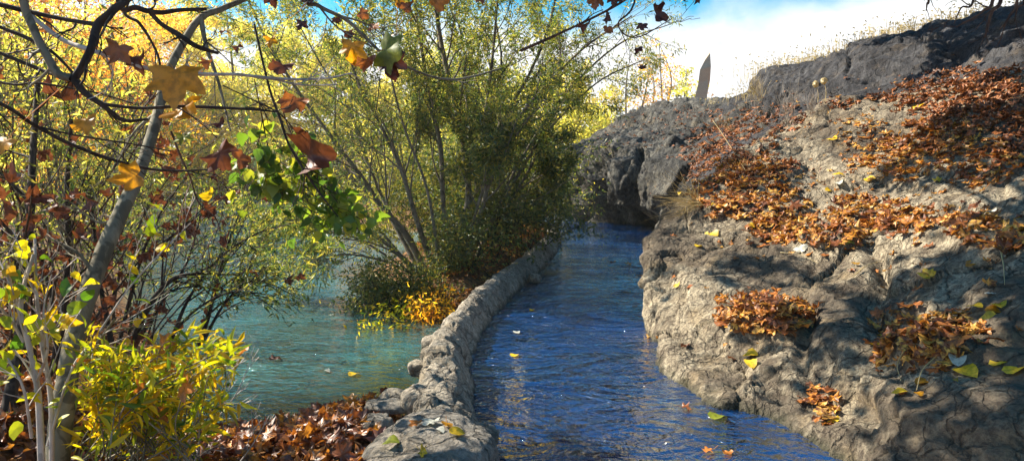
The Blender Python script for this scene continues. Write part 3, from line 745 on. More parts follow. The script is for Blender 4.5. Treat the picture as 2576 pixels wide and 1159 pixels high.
def stone(name, c, s, seed, mat, parent=None, n=26, rough=1.0):
    u = np.linspace(0, np.pi, n); v = np.linspace(0, 2 * np.pi, 2 * n, endpoint=False)
    q = np.stack([np.sin(u)[:, None] * np.cos(v)[None], np.sin(u)[:, None] * np.sin(v)[None], np.repeat(np.cos(u)[:, None], 2 * n, 1)], -1).reshape(-1, 3)
    f1, f2, rv = cells(q * 1.3 + seed, seed)
    k = np.sign(q) * np.abs(q) ** .8
    d = 1 + .28 * fbm(q * 1.1 + seed, 3, seed) * rough + .12 * (rv - .5) * rough + .05 * fbm(q * 6 + seed, 3, seed)
    mb = MB(); mb.add(k * d[:, None] * np.array(s) + c, gridfaces(n, 2 * n, True))
    o = mb.build(name, mat, parent, loc=c)
    SURF[name + str(seed)] = (k * d[:, None] * np.array(s) + c, q, None)
    return o
make_wall()
sb = stone('flat_boulder', W(1078, 1185, 4.0), (.41, .56, .28), 31, M['stone'], n=70, rough=.7); tag(sb, 'big flat grey boulder at the near end of the wall with leaves on top', 'boulder')
q = stone('loose_stone', W(948, 1085, 4.55), (.11, .12, .12), 42, M['stone']); tag(q, 'dark angular stone beside the flat boulder, above the leaf bank', 'stone')
q = stone('loose_stone', W(972, 1130, 4.35), (.12, .1, .12), 43, M['stone']); tag(q, 'smaller shaded stone wedged between leaf bank and flat boulder', 'stone')
q = stone('slab_stone', W(1195, 1100, 4.45), (.15, .2, .06), 44, M['stone']); tag(q, 'flat bluish slab jutting over the channel beside the boulder', 'stone')
q = stone('slab_stone', W(985, 1020, 5.0), (.2, .12, .04), 45, M['stone']); tag(q, 'thin tilted slab leaning on the river side of the wall', 'stone')
# ------------------------------------------------------------------ the big willow behind the wall
def gz(x, y): return float(ground_z(np.array([x]), np.array([y]))[0])
def finish(t, pl, lv, mat_wood, mat_leaf, wood='stems', crown='crown'):
    w = pl.mb.build(wood, mat_wood, t)
    if lv is not None: lv.build(crown, mat_leaf, t, smooth=False)
    return w
def willow():
    pl = Plant(7); base = W(1120, 690, 11.6)
    t = thing('willow_tree', 'large many-stemmed willow with narrow olive leaves growing behind the low wall', 'tree', base)
    paths = [
     [(1120, 700, 11.6, 16), (1165, 560, 11.7, 12), (1178, 470, 11.8, 10), (1160, 330, 12.0, 10), (1132, 210, 12.2, 9), (1108, 100, 12.4, 8), (1090, -40, 12.6, 7), (1080, -260, 13, 3)],
     [(1075, 690, 11.5, 14), (1020, 590, 11.4, 11), (960, 520, 11.3, 9), (905, 440, 11.2, 8), (830, 340, 11.2, 6), (730, 200, 11.2, 5), (650, 60, 11.3, 4), (590, -90, 11.4, 2)],
     [(1095, 690, 11.3, 12), (1050, 560, 11, 9), (1010, 430, 10.9, 7), (960, 320, 10.9, 5), (905, 215, 11, 4), (860, 90, 11.1, 3)],
     [(1130, 700, 11.4, 12), (1115, 520, 11.4, 9), (1108, 370, 11.5, 8), (1085, 270, 11.5, 7), (1068, 170, 11.6, 6), (1042, 0, 11.8, 5), (1020, -180, 12, 2)],
     [(1150, 700, 11.5, 13), (1200, 560, 11.4, 9), (1235, 450, 11.4, 7), (1290, 320, 11.5, 6), (1370, 220, 11.6, 5), (1470, 120, 11.8, 4), (1590, 40, 12, 2)],
     [(1160, 700, 11.8, 10), (1215, 520, 12.2, 8), (1252, 330, 12.5, 7), (1330, 190, 12.8, 5), (1385, 50, 13, 4), (1420, -120, 13.2, 2)],
     [(1140, 700, 12, 10), (1195, 500, 12.4, 7), (1215, 330, 12.6, 6), (1235, 180, 12.8, 5), (1250, 20, 13, 4), (1262, -160, 13, 2)],
     [(1060, 690, 11.9, 9), (990, 560, 12.2, 7), (930, 420, 12.5, 5), (880, 280, 12.8, 4), (800, 150, 13, 3), (740, 40, 13.2, 2)],
     [(1170, 690, 12.2, 9), (1260, 540, 12.6, 6), (1330, 430, 13, 5), (1385, 310, 13.3, 4), (1435, 200, 13.5, 2)],
     [(1040, 690, 10.8, 6), (960, 655, 10.4, 4), (860, 640, 10.0, 3), (790, 672, 9.8, 1.5)], [(1040, 680, 11, 6), (920, 570, 10.8, 4), (790, 545, 10.6, 3), (670, 590, 10.5, 1.5)],
     [(1040, 680, 11.2, 6), (880, 500, 11, 4), (760, 455, 10.9, 3), (650, 490, 10.8, 1.5)], [(1040, 690, 11, 5), (900, 600, 11, 4), (800, 590, 11, 2.5), (700, 640, 11, 1.5)],
     [(1180, 690, 12.0, 8), (1270, 500, 12.4, 6), (1370, 340, 12.8, 5), (1500, 210, 13.2, 3), (1620, 150, 13.5, 2)],
     [(1180, 690, 11.8, 7), (1300, 420, 12.2, 5), (1430, 230, 12.6, 4), (1560, 110, 13, 3), (1690, 60, 13.4, 1.5)],
     [(1050, 680, 11.0, 8), (980, 620, 10.6, 6), (900, 570, 10.3, 4), (810, 525, 10.1, 3), (700, 520, 10, 2)],
     [(1060, 690, 10.8, 7), (1000, 640, 10.3, 5), (930, 610, 10, 3), (860, 600, 9.8, 2)],
     [(1150, 690, 11.2, 7), (1190, 560, 11, 5), (1215, 480, 10.9, 5), (1262, 405, 10.8, 3), (1300, 300, 10.8, 2)],
     [(1110, 690, 11.0, 8), (1075, 480, 10.8, 5), (1020, 330, 10.7, 4), (985, 200, 10.7, 3), (960, 60, 10.8, 2)],
     [(1180, 690, 12.4, 8), (1280, 560, 13.2, 5), (1335, 470, 13.8, 4), (1365, 380, 14.2, 2)]]
    for i, p in enumerate(paths):
        P, r = pix_path(p, 7)
        r = r * .74
        tube(pl.mb, P, r, 7 if i < 6 else 5, knob=.18, seed=i)
        big = i < 9
        pl.shoots(P, r, 17 if big else 8, 1.5 if big else .95, lev=2, start=.22 if big else .35, spread=.8, droop=.05, up=.10 if big else -.02, kids=4, wob=.3, seg=5, step=.04)
    def vol(A):
        px, py, d = proj(A)
        gap = (px > 620) & (px < 1010) & (py > 150) & (py < 520)
        thin = ((px > 1480) & (py < 260)) | gap | (py > 640) & (px < 1000)
        return ((py > -45) | (px < 950)) & ((px < 1450) | (py < 330)) & ((~thin) | (np.random.RandomState(2).rand(len(px)) < .42))
    a = pl.leaves(48000, T2, .11, .022, hang=.45, jit=.05, filt=lambda A: vol(A) & ((A[:, 2] > 1.8) | (A[:, 0] < -1.2)))
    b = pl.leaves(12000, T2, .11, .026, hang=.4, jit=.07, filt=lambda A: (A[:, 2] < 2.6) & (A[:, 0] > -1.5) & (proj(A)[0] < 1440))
    w = pl.mb.build('trunk', M['bark_grey'], t)
    a.build('crown', M['willow'], t, smooth=False)
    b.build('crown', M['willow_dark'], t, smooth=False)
willow()

def shrub(name, label, base, n, H, spread, mleaf, mwood, seed, leafL, leafW, nl, tm=T2, lean=(0, 0, 0), cat='shrub', lev=1, kids=5, droop=.12, jit=.05, r=.012, group=None, hang=.3, up=0.03, start=.15, foliage='foliage', second=None):
    base = np.array(base, float)
    t = thing(name, label, cat, base, group)
    pl = Plant(seed); rs = pl.rs
    for i in range(n):
        a = rs.rand() * 2 * np.pi; o = np.array([math.cos(a), math.sin(a), 0]) * rs.rand() ** .5
        p = base + o * spread * .35 + (0, 0, -.1)
        d = np.array([0, 0, 1.0]) + o * spread * .55 + np.array(lean) + rs.normal(size=3) * .12
        pl.twig(p, d, H * rs.uniform(.7, 1.15), r, lev, .7, droop, .35, 7, kids, .05, .0015, start, up, leaf_lev=1)
    pl.mb.build('stems', mwood, t)
    if nl:
        pl.leaves(nl, tm, leafL, leafW, hang=hang, jit=jit).build(foliage, mleaf, t, smooth=False)
    if second:
        pl.leaves(second[0], second[1], second[2], second[3], hang=hang, jit=jit).build('dry_leaves', second[4], t, smooth=False)
    return t

# undergrowth round the foot of the willow, on the bank behind the wall
def at(px, py, d): 
    p = W(px, py, d); p[2] = gz(p[0], p[1]) - .02; return p
UG = [(1055, 735, 10.2, .9, .7, 'willow_dark', 'dark green bush between the orange-leaved bush and the willow stems', 1800), (985, 745, 9.9, .7, .6, 'willow', 'light green bush dipping into the river below the left willow stems', 1100),
      (1030, 780, 9.3, .75, .6, 'shoot', 'sunlit yellow-green bush hanging over the river at the tip of the bank', 900),
      (1090, 800, 9.4, .6, .6, 'gold', 'rusty orange-leaved bush low at the tip of the bank beside the wall', 700),
      (1010, 700, 10.4, 1.0, .8, 'willow_dark', 'dark green bush leaning over the river left of the willow stems', 1800),
      (1130, 700, 11.0, 1.0, .8, 'willow_dark', 'dark tangled bush right in front of the willow stems', 2600),
      (1230, 650, 12.6, 1.3, .9, 'willow_dark', 'dark leafy bush right of the willow stems above the leaf bank', 3200),
      (1310, 600, 14.5, 1.3, 1.0, 'willow_dark', 'dense dark bush over the middle of the wall', 3200),
      (1285, 565, 17.0, 1.6, .8, 'willow', 'green bush where the wall ends by the channel bend', 3600),
      (1265, 540, 21.0, 2.4, .9, 'willow', 'olive bush behind the far end of the wall', 4200),
      (1180, 600, 15.0, 2.2, 1.5, 'willow_dark', 'deep dark thicket behind the willow stems', 6500),
      (1080, 585, 15.0, 1.6, 1.3, 'olive', 'olive thicket behind the left willow stems', 3500)]
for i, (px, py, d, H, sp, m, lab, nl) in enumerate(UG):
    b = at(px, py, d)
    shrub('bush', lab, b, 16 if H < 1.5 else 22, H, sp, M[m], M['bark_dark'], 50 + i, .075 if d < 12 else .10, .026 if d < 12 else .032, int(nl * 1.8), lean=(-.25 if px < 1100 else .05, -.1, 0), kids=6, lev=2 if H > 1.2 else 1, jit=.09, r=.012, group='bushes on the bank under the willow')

# ------------------------------------------------------------------ trees across the river
def far_tree(name, label, base, H, Wd, mleaf, mwood, seed, nl, L, base_z=.12, trunks=1, group='trees on the far bank', cover=1.0, limbs=11):
    base = np.array(base, float); rs = np.random.RandomState(seed)
    t = thing(name, label, 'tree', base, group)
    mbt = MB(); lv = MB(); C = []
    for k in range(trunks):
        a = rs.rand() * 6.28; off = np.array([math.cos(a), math.sin(a), 0]) * (k > 0) * Wd * .12
        top = base + off * 2.5 + np.array([rs.normal() * .05 * H, rs.normal() * .05 * H, H * (1 - .08 * k)])
        P = cr(np.array([base + off - (0, 0, .3), base + off * 1.3 + (rs.normal() * .3, 0, H * .3), base + off * 2 + (rs.normal() * .4, 0, H * .65), top]), 5)
        r0 = H * .014 / trunks ** .4 + .03
        tube(mbt, P, np.linspace(r0, .02, len(P)), 6)
        for j in range(limbs):
            u = base_z + (1 - base_z) * (j + rs.rand()) / limbs
            s = P[min(int(u * (len(P) - 1)), len(P) - 2)]
            a = rs.rand() * 6.28
            R = Wd * .5 * (math.sin(math.pi * min(1, .22 + .78 * u) ** .8) * .85 + .22) * rs.uniform(.65, 1.15)
            e = s + np.array([math.cos(a) * R, math.sin(a) * R, R * rs.uniform(-.1, .8)])
            Q = cr(np.array([s, (s + e) / 2 + (0, 0, .12 * R), e]), 3)
            tube(mbt, Q, np.linspace(r0 * .35 * (1 - u) + .015, .008, len(Q)), 4)
            for f in (.4, .65, .85, 1.05):
                C.append((s + (e - s) * f + rs.normal(size=3) * R * .18, R * rs.uniform(.16, .34) + .2))
    c = np.array([q[0] for q in C]); rad = np.array([q[1] for q in C])
    w = rad ** 2; i = rs.choice(len(c), nl, p=w / w.sum())
    o = runit(rs, nl) * (rs.rand(nl, 1) ** .45)
    P = c[i] + o * rad[i][:, None] * np.array([1, 1, .75])
    P[:, 2] = np.maximum(P[:, 2], base[2] - .1)
    s = rs.uniform(.6, 1.3, nl)
    put_leaves(lv, T2[0], P, runit(rs, nl) + (0, 0, .4), runit(rs, nl) + (0, 0, -.3), L * s, L * .45 * s)
    mbt.build('trunk', mwood, t); lv.build('crown', mleaf, t, smooth=False)
def far_at(px, d):
    p = W(px, 430, d); p[2] = gz(p[0], p[1]); return p
FT = [ # px, depth, height, width, material, leaves, label
 (-120, 34, 17, 11, 'gold', 12000, 'orange-gold plane tree at the left edge across the water'),
 (60, 40, 19, 11, 'gold', 14000, 'tall golden plane tree behind the left branches'),
 (240, 46, 19, 11, 'gold', 14000, 'golden tree glowing behind the fork of the branches'),
 (350, 60, 17, 12, 'yellow', 14000, 'bright yellow tree behind the leaning trunk'),
 (470, 58, 16.5, 11, 'yellow', 15000, 'bright yellow tree just right of the leaning trunk'),
 (160, 56, 13, 12, 'lime', 12000, 'lime-yellow tree low behind the golden ones'),
 (590, 64, 17, 12, 'yellow', 15000, 'yellow tree beyond the curled brown hanging leaves'),
 (700, 60, 15, 11, 'lime', 14000, 'lime tree beyond the poplar twig'),
 (800, 58, 12, 8, 'yellow', 11000, 'pale yellow tree seen left of the willow crown'),
 (890, 62, 15, 9, 'lime', 11000, 'lime-yellow tree beyond the left side of the willow'),
 (990, 58, 11, 9, 'yellow', 10000, 'yellow tree shining through the willow stems'),
 (1090, 60, 12, 9, 'lime', 9000, 'lime tree behind the willow trunk'),
 (1200, 56, 11, 9, 'olive', 9000, 'olive tree behind the right side of the willow'),
 (1310, 54, 10, 8, 'yellow', 8000, 'yellow tree behind the right willow stems'),
 (1400, 52, 9, 8, 'lime', 7000, 'light green tree above the channel bend'),
 (1490, 58, 10, 8, 'yellow', 5500, 'thin yellow tree above the grey bluff'),
 (1580, 62, 11.5, 8, 'olive', 3200, 'sparse pale tree fading into the bright sky right of the willow'),
 (1660, 64, 11, 7, 'gold', 1500, 'almost bare tree with a few orange leaves left of the broken tower'),
 (1715, 52, 6.6, 4, 'lime', 900, 'small light green tree at the foot of the broken tower')]
for i, (px, d, H, wdt, m, nl, lab) in enumerate(FT):
    far_tree('plane_tree' if m == 'gold' else 'riverside_tree', lab, far_at(px, d), H, wdt, M[m], M['bark_grey'] if i < 14 else M['bark_pale'], 200 + i, int(nl * 1.25), .30 if d > 50 else .24, trunks=1 + i % 3, limbs=12)
# low growth along the far bank
FB = [(330, 52, 'lime'), (430, 53, 'yellow'), (530, 54, 'lime'), (620, 54, 'yellow'), (710, 54, 'lime'), (800, 54, 'yellow'), (890, 54, 'olive'), (980, 54, 'lime'), (1070, 53, 'yellow'), (1160, 52, 'olive'), (1260, 52, 'lime'), (1360, 51, 'yellow'), (1440, 50, 'lime')]
for i, (px, d, m) in enumerate(FB):
    far_tree('bank_shrub', {'lime': 'light green', 'yellow': 'yellow', 'olive': 'olive'}[m] + ' shrub drooping to the water on the far bank, ' + ['first', 'second', 'third', 'fourth', 'fifth', 'sixth', 'seventh', 'eighth', 'ninth', 'tenth', 'eleventh', 'twelfth', 'last'][i] + ' from the left',
             far_at(px, d), 4.2 + (i * 37 % 5) * .4, 6.5, M[m], M['bark_grey'], 300 + i, 4500, .28, base_z=.02, trunks=3, group='shrubs along the far bank', limbs=7)

for i, (x, y, H, m, lab) in enumerate([(-1.0, 24.5, 8.0, 'willow', 'green tree added directly behind the willow trunk to shade the bluff'), (-2.6, 30, 11, 'olive', 'taller olive tree added farther behind the willow trunk to shade the bluff'), (-.6, 29, 7, 'lime', 'light green tree added behind the right half of the willow to shade the bluff')]):  # trees added to cast shade on the grey bluff
    far_tree('riverside_tree', lab, (x, y, gz(x, y)), H, 5.0, M[m], M['bark_dark'], 380 + i, 6000, .15, trunks=3, group='trees added behind the willow for shade', limbs=14)
# ------------------------------------------------------------------ left bank: middle distance
LB = [(-60, 19, 9.5, 6, 'olive', 9000, 'olive_tree', 'olive-green tree at the left edge on the near side of the river'),
      (120, 22, 8, 5.5, 'lime', 8000, 'bank_tree', 'yellow-green tree on the left bank between the thin stems'),
      (300, 27, 6, 5, 'olive', 6000, 'bank_tree', 'olive bushy tree on the left bank behind the leaning trunk'),]
for i, (px, d, H, wdt, m, nl, nm, lab) in enumerate(LB):
    far_tree('bank_tree', lab, far_at(px, d), H, wdt, M[m], M['bark_grey'], 400 + i, nl, .15, trunks=3, group='trees on the left bank', limbs=12)
def lb(px, d):
    p = W(px, 700, d); p[2] = gz(p[0], p[1]) - .03; return p
shrub('willow_shrub', 'tangled willow shrub with dark green leaves left of the leaning trunk', lb(120, 6.4), 20, 3.0, .9, M['willow_dark'], M['bark_grey'], 61, .075, .02, 2300, lev=2, kids=4, jit=.06, group='shrubs on the left bank')
shrub('willow_shrub', 'loose shrub with olive leaves at the left edge of the picture', lb(-60, 5.2), 14, 3.0, .8, M['lime'], M['bark_red'], 62, .075, .02, 2000, lev=2, kids=4, jit=.06, group='shrubs on the left bank', second=(60, TC, .13, .12, M['leaf_rust']))
shrub('willow_shrub', 'green shrub behind the leaning trunk at the water', lb(300, 8.0), 18, 2.4, 1.0, M['willow'], M['bark_dark'], 63, .08, .02, 2600, lev=2, kids=4, jit=.06, group='shrubs on the left bank')
# withered plane sapling: the red-brown mass of dead leaves
shrub('withered_sapling', 'withered sapling with clumps of dead red-brown leaves at the left edge', lb(60, 4.9), 7, 2.6, .55, M['leaf_brown'], M['bark_dark'], 65, .14, .13, 300, tm=TC, lev=1, kids=4, jit=.08, hang=.8, foliage='dead_leaves')

def stem_plant(name, label, cat, paths, wood, k=6, leaf=None, nsh=0, shL=.5, seed=1, n=5, **kw):
    pl = Plant(seed); base = W(*paths[0][0][:3])
    t = thing(name, label, cat, base)
    for i, p in enumerate(paths):
        P, r = pix_path(p, n)
        tube(pl.mb, P, r, k, knob=.12, seed=seed + i)
        pl.note(P)
        if nsh: pl.shoots(P, r, nsh, shL, lev=1, start=.25, spread=.8, kids=3, **kw)
    w = pl.mb.build('stem' if len(paths) > 1 else 'branch_wood', wood, t)
    return t, pl
# arching dark bush over the water
t, pl = stem_plant('arching_bush', 'dark bush whose bare stems arch over the blue water on the left', 'bush',
   [[(330, 860, 5.6, 9), (375, 770, 5.7, 8), (430, 705, 5.8, 6), (500, 688, 5.9, 4), (600, 692, 6.1, 2)],
    [(500, 870, 5.8, 7), (525, 790, 5.9, 6), (548, 700, 6.0, 4), (575, 610, 6.2, 3), (600, 540, 6.3, 1.5)],
    [(430, 860, 5.7, 6), (470, 760, 5.8, 4), (540, 660, 5.9, 3), (640, 590, 6.2, 2), (740, 560, 6.4, 1)],
    [(350, 850, 6, 6), (420, 740, 6.2, 4), (470, 660, 6.4, 3), (500, 560, 6.5, 2), (520, 470, 6.6, 1)],
    [(510, 860, 5.7, 5), (560, 770, 5.7, 3.5), (610, 720, 5.8, 2.5), (690, 700, 5.9, 1)],
    [(420, 860, 5.5, 4), (480, 790, 5.5, 3), (560, 740, 5.6, 2), (650, 735, 5.7, 1)],
    [(280, 860, 5.4, 7), (250, 700, 5.5, 5), (235, 560, 5.6, 4), (215, 430, 5.7, 3)],
    [(300, 860, 5.9, 5), (340, 700, 6.0, 4), (390, 560, 6.1, 3), (470, 440, 6.2, 2)]], M['bark_dark'], nsh=11, shL=.55, seed=70, droop=.05, leaf_lev=1)
pl.leaves(1300, T2, .065, .017, hang=.5, jit=.04).build('foliage', M['willow_dark'], t, smooth=False)
pl.leaves(900, T2, .07, .018, hang=.5, jit=.04).build('foliage', M['willow'], t, smooth=False)
# dark thin trunks at the far left
for i, (p, lab) in enumerate([([(0, 1159, 3.6, 16), (25, 1000, 3.7, 15), (50, 850, 3.9, 12), (60, 700, 4.1, 11), (75, 540, 4.3, 10), (82, 400, 4.5, 8), (95, 200, 4.8, 6)], 'dark slender trunk nearest the left edge'),
      ([(150, 900, 5.2, 10), (165, 740, 5.3, 8), (170, 600, 5.4, 7), (168, 470, 5.5, 6), (180, 300, 5.6, 4)], 'thin dark stem between the left edge and the leaning trunk')]):
    t, pl = stem_plant('slender_tree', lab, 'young tree', [p], M['bark_dark'], nsh=9, shL=.7, seed=76 + i)
    pl.leaves(260, T2, .08, .022, hang=.5, jit=.05).build('foliage', M['olive'], t, smooth=False)
# bleached shrub
t, pl = stem_plant('bleached_shrub', 'pale bare shrub with bleached twigs and few leaves at the lower left edge', 'shrub',
   [[(105, 1180, 3.0, 9), (100, 1050, 3.0, 8), (92, 960, 3.0, 7), (70, 860, 3.0, 6), (52, 790, 3.0, 6), (60, 720, 3.05, 5), (85, 640, 3.1, 4)],
    [(130, 1180, 3.1, 6), (128, 1000, 3.1, 6), (105, 860, 3.1, 5), (92, 740, 3.1, 4), (88, 600, 3.2, 3)],
    [(60, 860, 3.0, 4), (30, 810, 3.0, 3.5), (-10, 760, 2.9, 3)], [(52, 790, 3.0, 4), (20, 700, 3.1, 3), (-20, 620, 3.2, 2)],
    [(120, 1120, 3.1, 4), (180, 930, 3.1, 3), (240, 850, 3.2, 3), (320, 730, 3.3, 2), (400, 640, 3.4, 2), (480, 560, 3.5, 1.5)],
    [(92, 960, 3.0, 4), (120, 880, 2.9, 3), (110, 780, 2.9, 2), (130, 690, 2.9, 1.5)],
    [(80, 1100, 2.9, 4), (60, 980, 2.8, 3), (20, 900, 2.8, 2)]], M['bark_white'], nsh=5, shL=.28, seed=80)
pl.leaves(120, TR, .06, .05, hang=.6, jit=.03).build('foliage', M['shoot'], t, smooth=False)
# yellow-green shoots beside the water
def shoots():
    pl = Plant(90); rs = pl.rs; base = W(330, 1180, 3.3)
    t = thing('willow_shoots', 'bright yellow-green young willow shoots with long leaves beside the leaning trunk', 'shrub', base)
    for i in range(74):
        e = W(rs.uniform(200, 555), rs.uniform(860, 1100), rs.uniform(2.9, 3.9)); s = W(rs.uniform(180, 520), rs.uniform(1120, 1230), rs.uniform(3.0, 3.6))
        mid = (s + e) / 2 + rs.normal(size=3) * .08
        P = cr(np.array([s, mid, e, e + (e - s) * .12 + np.array([.06, 0, -.02])]), 4)
        tube(pl.mb, P, np.linspace(.005, .0015, len(P)), 4)
        pl.note(P[4:], .02)
    pl.mb.build('stems', M['bark_pale'], t)
    pl.leaves(2100, TB, .095, .019, hang=-.15, jit=.03).build('leaves', M['shoot'], t)
    pl.leaves(34, TP, .14, .14, hang=.3, jit=.05).build('dry_leaves', M['leaf_orange'], t)
shoots()
# bare thin twigs by the water
t, pl = stem_plant('bare_twigs', 'thin bare twigs sticking up beside the water in front of the leaf bank', 'twigs',
   [[(455, 1180, 3.3, 3), (490, 1060, 3.3, 2.5), (515, 930, 3.3, 2), (522, 870, 3.3, 1.2)], [(450, 1180, 3.4, 3), (540, 1060, 3.4, 2), (600, 980, 3.4, 1.5), (640, 870, 3.5, 1)],
    [(590, 1180, 3.5, 2), (640, 1110, 3.5, 1.6), (680, 1040, 3.5, 1)], [(480, 1180, 3.3, 2), (500, 1120, 3.3, 2), (495, 1000, 3.3, 1.5), (470, 900, 3.3, 1)],
    [(560, 1100, 3.4, 2), (570, 960, 3.4, 1.5), (598, 860, 3.4, 1)]], M['bark_white'], k=4, nsh=4, shL=.16, seed=84)

# ------------------------------------------------------------------ leaning tree on the left
def leaning():
    base = W(140, 1200, 3.35)
    t = thing('leaning_tree', 'pale grey smooth trunk leaning right across the left of the picture', 'tree', base)
    mb = MB()
    P, r = pix_path([(128, 1240, 3.3, 38), (145, 1140, 3.4, 36), (162, 1000, 3.5, 33), (188, 850, 3.65, 30), (235, 700, 3.8, 27), (292, 560, 4.0, 24), (348, 440, 4.2, 20), (385, 330, 4.4, 17), (398, 280, 4.5, 16), (420, 190, 4.65, 14), (460, 110, 4.8, 12), (505, 45, 4.95, 11), (560, 22, 5.1, 9), (640, -20, 5.3, 8), (720, -120, 5.5, 6)], 8)
    tube(mb, P, r * .78, 18, knob=.16, seed=5)
    mb.build('trunk', M['bark_pale'], t)
    for bi, p in enumerate(([(240, 695, 3.8, 6), (200, 640, 3.8, 4), (150, 610, 3.8, 3)], [(300, 545, 4.0, 6), (250, 560, 4.0, 3), (190, 520, 4.0, 2)],
              [(398, 280, 4.5, 5), (340, 330, 4.4, 3), (300, 400, 4.4, 2)], [(175, 930, 3.55, 5), (230, 880, 3.4, 4), (290, 800, 3.3, 3)],
              [(505, 45, 4.95, 7), (520, 120, 4.8, 5), (548, 200, 4.7, 4), (580, 330, 4.6, 2)])):
        pl = Plant(12 + bi); Q, q = pix_path(p, 5); tube(pl.mb, Q, q, 5); pl.shoots(Q, q, 5, .4, lev=1)
        pl.mb.build('branch', M['bark_pale'], t)
leaning()

# ------------------------------------------------------------------ near branches of a plane tree hanging in from above
BR = [ # label, material, paths, side twigs
 ('thick dark branch with a fork in the upper left corner', 'bark_dark',
   [[(320, -40, 2.3, 10), (285, 25, 2.25, 10), (247, 62, 2.25, 11), (228, 125, 2.2, 10), (205, 170, 2.2, 9), (186, 200, 2.2, 10)],
    [(186, 200, 2.2, 9), (215, 235, 2.2, 8), (255, 262, 2.2, 7), (310, 302, 2.25, 5), (372, 300, 2.3, 3)],
    [(255, 262, 2.2, 5), (350, 272, 2.25, 4), (450, 268, 2.3, 4), (550, 271, 2.4, 4), (640, 276, 2.5, 3), (700, 282, 2.6, 2)],
    [(0, 12, 2.3, 7), (100, 36, 2.3, 6), (180, 52, 2.3, 5), (245, 62, 2.25, 6)]]),
 ('pale thick arm of the fork in the upper left corner, ending at the dark one', 'bark_pale',
   [[(50, -40, 2.2, 10), (90, 85, 2.2, 10), (120, 145, 2.2, 10), (145, 185, 2.2, 11), (180, 198, 2.2, 10)]]),
 ('long pale twig running level across the top of the picture', 'bark_white',
   [[(60, 20, 2.3, 5), (108, 65, 2.3, 6), (165, 104, 2.3, 6), (235, 128, 2.25, 6), (312, 152, 2.25, 6), (345, 166, 2.25, 6), (430, 184, 2.3, 5), (520, 187, 2.3, 4.5), (600, 188, 2.35, 4), (680, 197, 2.4, 4), (760, 200, 2.5, 3), (830, 196, 2.6, 2.5), (885, 184, 2.7, 2)],
    [(680, 197, 2.4, 3), (760, 214, 2.5, 2), (850, 213, 2.6, 1.5)]]),
 ('dark knotty branch slanting down from the top left', 'bark_dark',
   [[(295, -10, 2.7, 7), (345, 20, 2.7, 7), (400, 32, 2.7, 6), (450, 26, 2.75, 5), (520, 23, 2.8, 4)], [(372, 25, 2.7, 6), (405, 60, 2.7, 6), (450, 88, 2.7, 7), (495, 117, 2.7, 6), (548, 134, 2.8, 4)],
    [(300, -5, 2.8, 4), (350, 58, 2.8, 4), (378, 100, 2.8, 3), (400, 150, 2.8, 3), (404, 215, 2.8, 2)]]),
 ('dark branch sloping down from the left edge to the leaning trunk', 'bark_dark',
   [[(-20, 250, 2.0, 5), (90, 317, 2.1, 5), (200, 372, 2.2, 4.5), (330, 415, 2.3, 4), (420, 429, 2.4, 3), (530, 427, 2.5, 2)], [(90, 317, 2.1, 3), (190, 340, 2.2, 2.5), (330, 362, 2.3, 2), (430, 380, 2.4, 1.5)]]),
 ('thin dark branch at the left edge below the golden foliage', 'bark_dark',
   [[(-20, 60, 2.4, 5), (60, 92, 2.4, 5), (130, 130, 2.4, 4), (190, 190, 2.4, 3)], [(-20, 125, 2.3, 5), (60, 158, 2.3, 5), (120, 182, 2.3, 5), (186, 200, 2.2, 5)], [(-20, 200, 2.5, 3), (100, 210, 2.5, 3), (250, 235, 2.6, 2), (330, 260, 2.6, 1.5)]]),
 ('pale branch coming down at the top centre with curled brown leaves', 'bark_pale',
   [[(760, -30, 3.0, 5), (800, 14, 3.0, 5), (864, 46, 3.0, 4.5), (910, 85, 3.0, 4), (945, 120, 3.0, 4), (966, 137, 3.0, 3.5), (1010, 162, 3.05, 3), (1060, 184, 3.1, 3), (1100, 196, 3.1, 3), (1145, 200, 3.2, 3), (1200, 190, 3.25, 2.5), (1262, 172, 3.3, 2)],
    [(855, 40, 3.0, 3), (920, 60, 3.0, 2), (980, 100, 3.05, 1.5)], [(800, 14, 3.0, 3), (850, 70, 3.0, 2), (935, 118, 3.0, 2)]]),
 ('drooping dark twig in front of the poplar leaves', 'bark_dark',
   [[(640, 60, 2.9, 2.5), (655, 130, 2.9, 3), (680, 230, 2.9, 3), (705, 300, 2.9, 3.5), (725, 360, 2.9, 3), (760, 420, 2.9, 3), (800, 480, 2.9, 2.5), (850, 545, 2.9, 1.5)], [(735, 375, 2.9, 2), (765, 430, 2.9, 1.5), (762, 470, 2.9, 1)],
    [(560, 215, 2.8, 1.5), (700, 282, 2.8, 2)]]),
 ('thin twig hanging down the middle of the golden light', 'bark_red',
   [[(430, 330, 2.5, 2.5), (455, 395, 2.5, 2.5), (478, 445, 2.5, 2), (500, 510, 2.5, 1.8), (540, 545, 2.5, 1.5), (556, 585, 2.5, 1)]]),
 ('thin branch across the upper right of the willow', 'bark_red',
   [[(1310, 128, 4.2, 4), (1440, 70, 4.2, 3), (1540, 20, 4.2, 3), (1620, -30, 4.2, 3)], [(1600, -20, 4.2, 3), (1555, 60, 4.2, 2), (1600, 95, 4.2, 1.5), (1690, 48, 4.2, 1)]]),
 ('bare reddish twigs hanging over the slope in the upper right corner', 'bark_red',
   [[(2520, -30, 5, 5), (2495, 30, 5, 4), (2478, 95, 5, 2)], [(2500, -30, 5, 5), (2470, 30, 5, 3), (2420, 60, 5, 2), (2405, 70, 5, 1)], [(2560, -30, 5, 4), (2540, 40, 5, 3), (2515, 75, 5, 1.5)],
    [(2450, -20, 5, 3), (2418, 20, 5, 2), (2400, 60, 5, 1)], [(2580, -30, 5, 3), (2560, 20, 5, 2), (2552, 55, 5, 1)], [(2335, -30, 5, 3), (2332, 10, 5, 2), (2330, 28, 5, 1)]]),
]
branches = []; twigs_at = []
